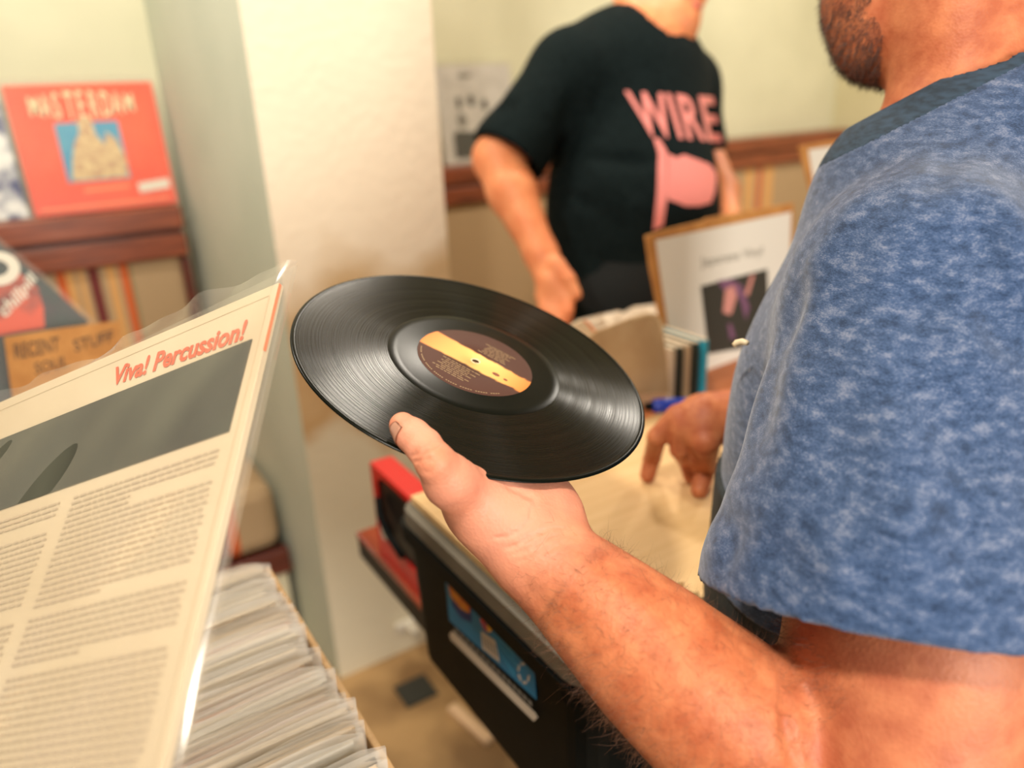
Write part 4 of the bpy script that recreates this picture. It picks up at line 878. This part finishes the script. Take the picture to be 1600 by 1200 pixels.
# ---- blue t-shirt
m_shirt, nt, p = nmat('heathered_blue_jersey'); p.inputs['Roughness'].default_value = .9; p.inputs['Sheen Weight'].default_value = .25; p.inputs['Specular IOR Level'].default_value = .2
tc = nt.nodes.new('ShaderNodeTexCoord'); L = nt.links.new
def nse(scale, det, st=None, rough=.6):
    mp = nt.nodes.new('ShaderNodeMapping'); mp.inputs['Scale'].default_value = st or (1, 1, 1); mp.inputs['Rotation'].default_value = (.3, -.4, .5); q = nt.nodes.new('ShaderNodeTexNoise'); q.inputs['Scale'].default_value = scale; q.inputs['Detail'].default_value = det; q.inputs['Roughness'].default_value = rough; L(tc.outputs['Object'], mp.inputs[0]); L(mp.outputs[0], q.inputs[0]); return q.outputs[0]
a_ = nse(75, 4, (1, 1, 2.2)); b_ = nse(600, 3, (1, 1, 3), .7)
mm = nt.nodes.new('ShaderNodeMath'); mm.operation = 'MULTIPLY_ADD'; L(b_, mm.inputs[0]); mm.inputs[1].default_value = .5; sc_ = nt.nodes.new('ShaderNodeMath'); sc_.operation = 'MULTIPLY'; L(a_, sc_.inputs[0]); sc_.inputs[1].default_value = .55; L(sc_.outputs[0], mm.inputs[2])
r = nt.nodes.new('ShaderNodeValToRGB'); e = r.color_ramp.elements; e[0].position = .40; e[0].color = lin((30, 48, 76)); e[1].position = .68; e[1].color = lin((118, 126, 148)); q = e.new(.54); q.color = lin((58, 80, 116)); L(mm.outputs[0], r.inputs[0]); L(r.outputs[0], p.inputs['Base Color'])
bp = nt.nodes.new('ShaderNodeBump'); bp.inputs['Strength'].default_value = .3; bp.inputs['Distance'].default_value = .001; L(b_, bp.inputs['Height']); L(bp.outputs[0], p.inputs['Normal'])
Sh = SDF()
Sh.chain([D(1460, 400, .76), D(1374, 640, .76), tc_ - ZZ * .17], [.166, .176, .178], .05, FL)
Sh.cone(D(1510, 305, .72), SL, .070, .088, .07); Sh.cone(D(1490, 320, .74), SR, .070, .080, .07)
Sh.chain([SL, D(1400, 700, .555), D(1372, 930, .520), D(1365, 1060, .505)], [.088, .096, .111, .117], .03)
Sh.cone(SR, D(1385, 560, .99), .080, .075, .03)
inn = SDF(); inn.chain([D(1400, 700, .555), D(1372, 930, .520), D(1362, 1080, .503)], [.080, .1005, .110], .03)
armdir = unit(D(1385, 1000, .52) - D(1400, 700, .555))
hp_ = hit(Sh, 1240, 968, .3, .8, 900); hq_ = hit(Sh, 1480, 1016, .3, .8, 900)
# hem plane through two points on the front of the sleeve and one behind
hr_ = D(1080, 900, .545)
hn_ = unit(np.cross(hq_ - hp_, hr_ - hp_)); hn_ = hn_ if hn_ @ armdir > 0 else -hn_
hcut = SDF()
def hem_ev(P, idx=None):
    # removes what lies past the hem plane, but only near the sleeve (the torso keeps its own hem)
    near = .165 - np.linalg.norm(P - D(1365, 1090, .50), axis=-1)
    return -np.minimum((P - hp_) @ hn_, near)
hcut.ev = hem_ev; Sh.sub(hcut); Sh.sub(inn)
Sh.sub((tc_ - ZZ * .155 + np.zeros(3), -ZZ))
Sh.cone(D(1400, 305, .70), D(1570, 250, .69), .052, .088, .06); Sh.cone(D(1600, 240, .74), D(1560, 300, .80), .085, .09, .05)
k1, k2, k3 = D(1352, 226, .70), D(1600, 100, .64), D(1490, 152, .80); kn = unit(np.cross(k2 - k1, k3 - k1)); kn = kn if kn[2] > 0 else -kn
nax = unit(neck1 - neck0); kc = neck0 + nax * (((k1 - neck0) @ kn) / (nax @ kn)); kf = unit(f1 - kn * (f1 @ kn)); kl = np.cross(kn, kf)
nkc = SDF(); nkc.cone(kc - kn * .02, kc + kn * .3, .070, .09, .01); Sh.sub(nkc)
top_ = SDF(); top_.ev = lambda P, idx=None: -np.minimum((P - k1) @ kn - .002, .16 - np.linalg.norm(P - kc, axis=-1)); Sh.sub(top_)
HS_ = lambda *p: [hit(Sh, x, y, .3, 1.1, 1200) for x, y in p]
for pts, w, amp in (([(1530, 330), (1545, 430), (1590, 560)], .014, -.010), ([(1560, 300), (1590, 420)], .012, .005), ([(1450, 300), (1470, 270), (1500, 230)], .010, -.004),
                    ([(1480, 350), (1440, 520), (1500, 700)], .022, -.006), ([(1260, 420), (1210, 560), (1180, 700)], .020, -.006), ([(1290, 380), (1250, 560), (1230, 760)], .020, .005),
                    ([(1390, 620), (1420, 760), (1400, 900)], .020, .005), ([(1560, 560), (1500, 760), (1530, 930)], .018, -.006), ([(1120, 800), (1180, 850), (1260, 880)], .014, -.004),
                    ([(1130, 740), (1150, 830), (1130, 900)], .012, -.004), ([(1300, 860), (1310, 930), (1290, 985)], .012, .003), ([(1350, 300), (1320, 360), (1260, 430)], .012, .003)):
    Sh.crease(HS_(*pts), w, amp)
sv, sq = Sh.mesh(.0034)
shirt = fast_mesh('t_shirt', [(sv, sq)], m_shirt); attach(shirt, man)
# collar band: the strip of the neckline just above the cut, a little proud of the jersey
m_coll = mat('dark_blue_rib', (30, 46, 60), .9, (46, 66, 86), 90, stretch=(1, 1, 3))
Co = SDF(); Co.p = [q_ for q_ in Sh.p if min(np.linalg.norm(q_[1] - kc), np.linalg.norm(q_[2] - kc)) < .20]
colc = SDF(); colc.ev = lambda P, idx=None: -np.maximum(np.maximum(-((P - k1) @ kn) - .001, (P - k1) @ kn - .021), np.linalg.norm(P - kc, axis=-1) - .15)
Co.sub(colc); Co.sub(nkc); attach(fast_mesh('collar', [Co.mesh(.0022)], m_coll), man)
tubep = D(1146, 540, .66); o = tube('pen_clip', [tubep, D(1151, 536, .66), D(1160, 534, .655), D(1168, 536, .65)], [.0022, .003, .003, .0022], mat('cream_plastic', (226, 206, 170), .4), None); attach(o, man)
# trousers
m_trs = mat('dark_trousers', (28, 34, 36), .85, (42, 48, 50), 120, stretch=(1, 1, .3), bump=.2)
T = SDF(); wz = 1.085; wc = tc_.copy(); wc[2] = 0; wcx = wc + f1 * .015
T.cone(wcx + ZZ * (wz + .02), wcx + ZZ * .90, .158, .168, .03, FL)
for sg_ in (-1, 1): T.chain([wc + l1 * sg_ * .085 + ZZ * .88, wc + l1 * sg_ * .095 + ZZ * .5, wc + l1 * sg_ * .10 + ZZ * .09], [.088, .066, .055], .03)
T.sub((np.array([0, 0, wz]), ZZ)); T.sub((np.array([0, 0, .03]), -ZZ)); attach(fast_mesh('trousers', [T.mesh(.006)], m_trs), man)
for sg_ in (-1, 1):
    Sx = SDF(); b0_ = wc + l1 * sg_ * .10; Sx.chain([b0_ + ZZ * .045 - f1 * .03, b0_ + f1 * .12 + ZZ * .038, b0_ + f1 * .18 + ZZ * .032], [.045, .042, .032], .02); Sx.sub((np.array([0, 0, .001]), -ZZ)); attach(fast_mesh('shoe', [Sx.mesh(.006)], m_blk), man)
# ================================================================== the seller
f2 = unit([.58, -.81, 0]); r2 = unit([-.81, -.58, 0])
sel = empty('person', 'man in a black t-shirt with pink WIRE lettering standing behind the table', 'person', None, D(990, 520, 1.90) * np.array([1, 1, 0]), x=f2)
Q = SDF(); F2 = (f2, .80)
Q.chain([D(1000, 120, 1.84), D(1010, 40, 1.84), D(1000, -50, 1.84)], [.085, .068, .072], .03)
Q.chain([D(1005, -90, 1.84), D(1015, -170, 1.84)], [.092, .10], .05)
Q.chain([D(1010, 10, 1.82), D(1045, 25, 1.79), D(1070, 32, 1.77)], [.060, .044, .028], .02)
Q.chain([D(1070, 30, 1.77), D(1080, -20, 1.77), D(1070, -90, 1.78)], [.030, .038, .052], .03)
Q.chain([D(1000, 60, 1.79), D(1042, 62, 1.77)], [.050, .030], .012)
Q.cone(D(1106, -32, 1.74), D(1090, -80, 1.75), .014, .010, .01); Q.ell(D(975, -60, 1.75), R3(f2, ZZ), (.02, .034, .01), .01)
Q.chain([D(985, 150, 1.86), D(990, 330, 1.86), D(990, 520, 1.90)], [.19, .195, .19], .05, F2)
S1 = D(892, 118, 1.74); S2 = D(1068, 138, 1.98)
Q.cone(D(990, 90, 1.85), S1, .07, .075, .06); Q.cone(D(1000, 90, 1.85), S2, .07, .07, .06)
Ee = D(778, 248, 1.70); Wr_ = D(846, 398, 1.62)
Q.chain([S1, Ee], [.070, .054], .02); Q.chain([Ee, D(800, 300, 1.67), Wr_], [.053, .052, .033], .02)
hk = D(862, 440, 1.60)
Q.cone(Wr_, hk, .033, .034, .02, (unit(fw), .75)); 
for (a_, b_, c_, r_) in (((848, 462, 1.60), (852, 482, 1.59), (866, 498, 1.58), .0125), ((860, 466, 1.595), (866, 486, 1.585), (876, 500, 1.575), .013), ((872, 466, 1.59), (880, 486, 1.58), (885, 498, 1.57), .0125), ((880, 458, 1.585), (888, 476, 1.575), (888, 488, 1.565), .0115)):
    Q.chain([hk, D(*a_)], [.024, r_ * 1.25], .012); Q.chain([D(*a_), D(*b_), D(*c_)], [r_ * 1.25, r_ * 1.1, r_], .004)
Q.chain([D(868, 415, 1.59), D(888, 436, 1.575), D(901, 460, 1.57)], [.022, .0145, .0115], .008)
# curled fingers of the same hand's far side and the other arm
Q.chain([S2, D(1098, 235, 2.06), D(1128, 300, 1.98), D(1136, 350, 1.88)], [.062, .050, .043, .034], .02)
hk2 = D(1128, 372, 1.83); Q.cone(D(1140, 350, 1.86), hk2, .034, .034, .02)
for k_ in range(4): Q.chain([hk2, D(1112 + k_ * 9, 398, 1.82), D(1108 + k_ * 9, 420, 1.81)], [.02, .0125, .011], .006)
Q.chain([hk2, D(1104, 384, 1.81), D(1094, 398, 1.80)], [.018, .014, .012], .008)
Q.chain([D(990, 520, 1.90), D(990, 620, 1.95)], [.18, .17], .04, F2)
Q.crease([hit(Q, x, y, 1.2, 2.4, 900) for x, y in ((1020, 28), (1036, 44), (1056, 52))], .009, -.010); Q.crease([hit(Q, x, y, 1.2, 2.4, 900) for x, y in ((1074, 5), (1090, 8))], .004, -.005)
hv = fast_mesh('body', [Q.mesh(.0055)], m_skin2); attach(hv, sel); hv.data.attributes.new('tone', 'FLOAT', 'POINT')
for (x, y, d, r_) in ((1083, 6, 1.735, .013),):
    lp2 = SDF(); lp2.cone(D(1074, 4, 1.748), D(1091, 10, 1.738), .0055, .007, .004); attach(fast_mesh('lips', [lp2.mesh(.002)], m_lip), sel)
hc = SDF(); hc.cone(D(1000, -110, 1.85), D(1012, -185, 1.85), .098, .106, .04); hc.sub((D(1060, -140, 1.80), unit(f2 - ZZ * .5)))
attach(fast_mesh('hair', [hc.mesh(.008)], mat('grey_brown_hair', (90, 76, 60), .7)), sel)
for sgn in (-1, 1):
    bm = bmesh.new(); bmesh.ops.create_uvsphere(bm, u_segments=16, v_segments=10, radius=.012); me = bpy.data.meshes.new('eye'); bm.to_mesh(me); bm.free(); o = link('eye', me, mat('eye_white', (230, 225, 215), .2)); o.location = D(1095, -95, 1.76) + r2 * sgn * .03; attach(o, sel)
m_tee = mat('black_jersey', (13, 22, 23), .95, (20, 30, 31), 90, bump=.25, spec=.1)
K = SDF()
K.chain([D(985, 150, 1.86), D(990, 330, 1.86), D(990, 540, 1.90)], [.204, .211, .208], .06, F2)
K.cone(D(995, 92, 1.85), S1, .082, .094, .07); K.cone(D(1000, 92, 1.85), S2, .082, .088, .07)
K.chain([S1, D(800, 232, 1.70), D(786, 262, 1.69)], [.094, .080, .081], .03)
K.cone(S2, D(1092, 225, 2.05), .084, .072, .04)
sdir = unit(D(786, 262, 1.69) - S1); hz = D(795, 236, 1.66)
sl_in = SDF(); sl_in.cone(D(815, 200, 1.70), D(780, 275, 1.69), .066, .074, .01)
hcut2 = SDF(); hcut2.ev = lambda P, idx=None: -np.minimum((P - hz) @ unit(sdir + ZZ * -.12), .15 - np.linalg.norm(P - D(780, 270, 1.68), axis=-1))
K.sub(hcut2); K.sub(sl_in)
nk2 = SDF(); nk2.chain([D(1012, 45, 1.80), D(995, -60, 1.84)], [.078, .10], .01); nk2.cone(D(1024, 64, 1.76), D(1040, 0, 1.75), .046, .06, .03); K.sub(nk2)
HK = lambda *p: [hit(K, x, y, 1.2, 2.4, 900) for x, y in p]
for pts, w, amp in (([(900, 150), (880, 210), (862, 262)], .022, -.016), ([(862, 262), (950, 250), (1020, 255)], .016, -.012), ([(930, 270), (980, 310), (1010, 330)], .016, .006), ([(880, 300), (940, 330), (990, 370)], .016, -.006), ([(900, 300), (890, 380)], .016, .005), ([(940, 130), (920, 190)], .012, -.005), ([(930, 400), (990, 440), (1030, 450)], .02, -.006)):
    K.crease(HK(*pts), w, amp)
tee = fast_mesh('t_shirt', [K.mesh(.0065)], m_tee); attach(tee, sel)
me_t = tee.data; bvh = BVHTree.FromPolygons([v.co[:] for v in me_t.vertices], [tuple(p_.vertices) for p_ in me_t.polygons])
def print_on(name, me, mapf, m, parent, lift=.0016):
    for v in me.vertices:
        x, y = mapf(v.co.x, v.co.y); q = ray(x, y); h_, nrm_, i_, d_ = bvh.ray_cast(Vector(CP), Vector(unit(q)))
        if h_ is None: h_ = Vector(D(x, y, 1.75)); nrm_ = Vector(-fw)
        if nrm_.dot(Vector(fw)) > 0: nrm_ = -nrm_
        v.co = h_ + nrm_ * lift
    me.update(); o = link(name, me, m); return attach(o, parent)
m_pink = mat('pink_ink', (236, 142, 134), .7)
me = text_mesh('WIRE', 1, .022, 0, 1.08, maxedge=.05); c = np.array([v.co[:] for v in me.vertices]); lo = c.min(0); hi = c.max(0)
def bil(quad):
    q = [np.array(p_, float) for p_ in quad]
    def f(x, y): a = (x - lo[0]) / (hi[0] - lo[0]); b = (y - lo[1]) / (hi[1] - lo[1]); r = q[3] * (1 - a) * (1 - b) + q[2] * a * (1 - b) + q[1] * a * b + q[0] * (1 - a) * b; return r[0], r[1]
    return f
print_on('lettering', me, bil([(975, 142), (1114, 151), (1127, 223), (1004, 213)]), m_pink, sel)
def flat_poly(pts, me_n, maxe=6):
    bm = bmesh.new(); bm.faces.new([bm.verts.new((x, y, 0)) for x, y in pts]); bmesh.ops.triangulate(bm, faces=bm.faces)
    for _ in range(5):
        es = [e_ for e_ in bm.edges if e_.calc_length() > maxe]
        if not es: break
        bmesh.ops.subdivide_edges(bm, edges=es, cuts=1); bmesh.ops.triangulate(bm, faces=bm.faces)
    me = bpy.data.meshes.new(me_n); bm.to_mesh(me); bm.free(); return me
idm = lambda x, y: (x, y)
print_on('printed_pole', flat_poly([(1021, 216), (1029, 217), (1041, 236), (1043, 300), (1036, 352), (1020, 360), (1026, 300), (1028, 240)], 'printed_pole'), idm, m_pink, sel)
print_on('printed_flag', flat_poly([(1043, 240), (1056, 247), (1068, 242), (1090, 250), (1108, 257), (1117, 268), (1119, 278), (1116, 302), (1110, 317), (1092, 322), (1070, 322), (1056, 316), (1043, 312)], 'printed_flag'), idm, m_pink, sel)
K2 = SDF(); wb2 = D(990, 520, 1.90); wb2 = wb2 * np.array([1, 1, 0])
K2.cone(wb2 + ZZ * .98, wb2 + ZZ * .84, .195, .19, .03, F2)
for sg_ in (-1, 1): K2.chain([wb2 + r2 * sg_ * .09 + ZZ * .82, wb2 + r2 * sg_ * .10 + ZZ * .08], [.095, .06], .03)
attach(fast_mesh('trousers', [K2.mesh(.009)], mat('black_trousers', (12, 18, 19), .9)), sel)
for sg_ in (-1, 1):
    Sx = SDF(); b0_ = wb2 + r2 * sg_ * .10; Sx.chain([b0_ + ZZ * .045 - f2 * .03, b0_ + f2 * .16 + ZZ * .034], [.045, .034], .02); attach(fast_mesh('shoe', [Sx.mesh(.008)], m_blk), sel)
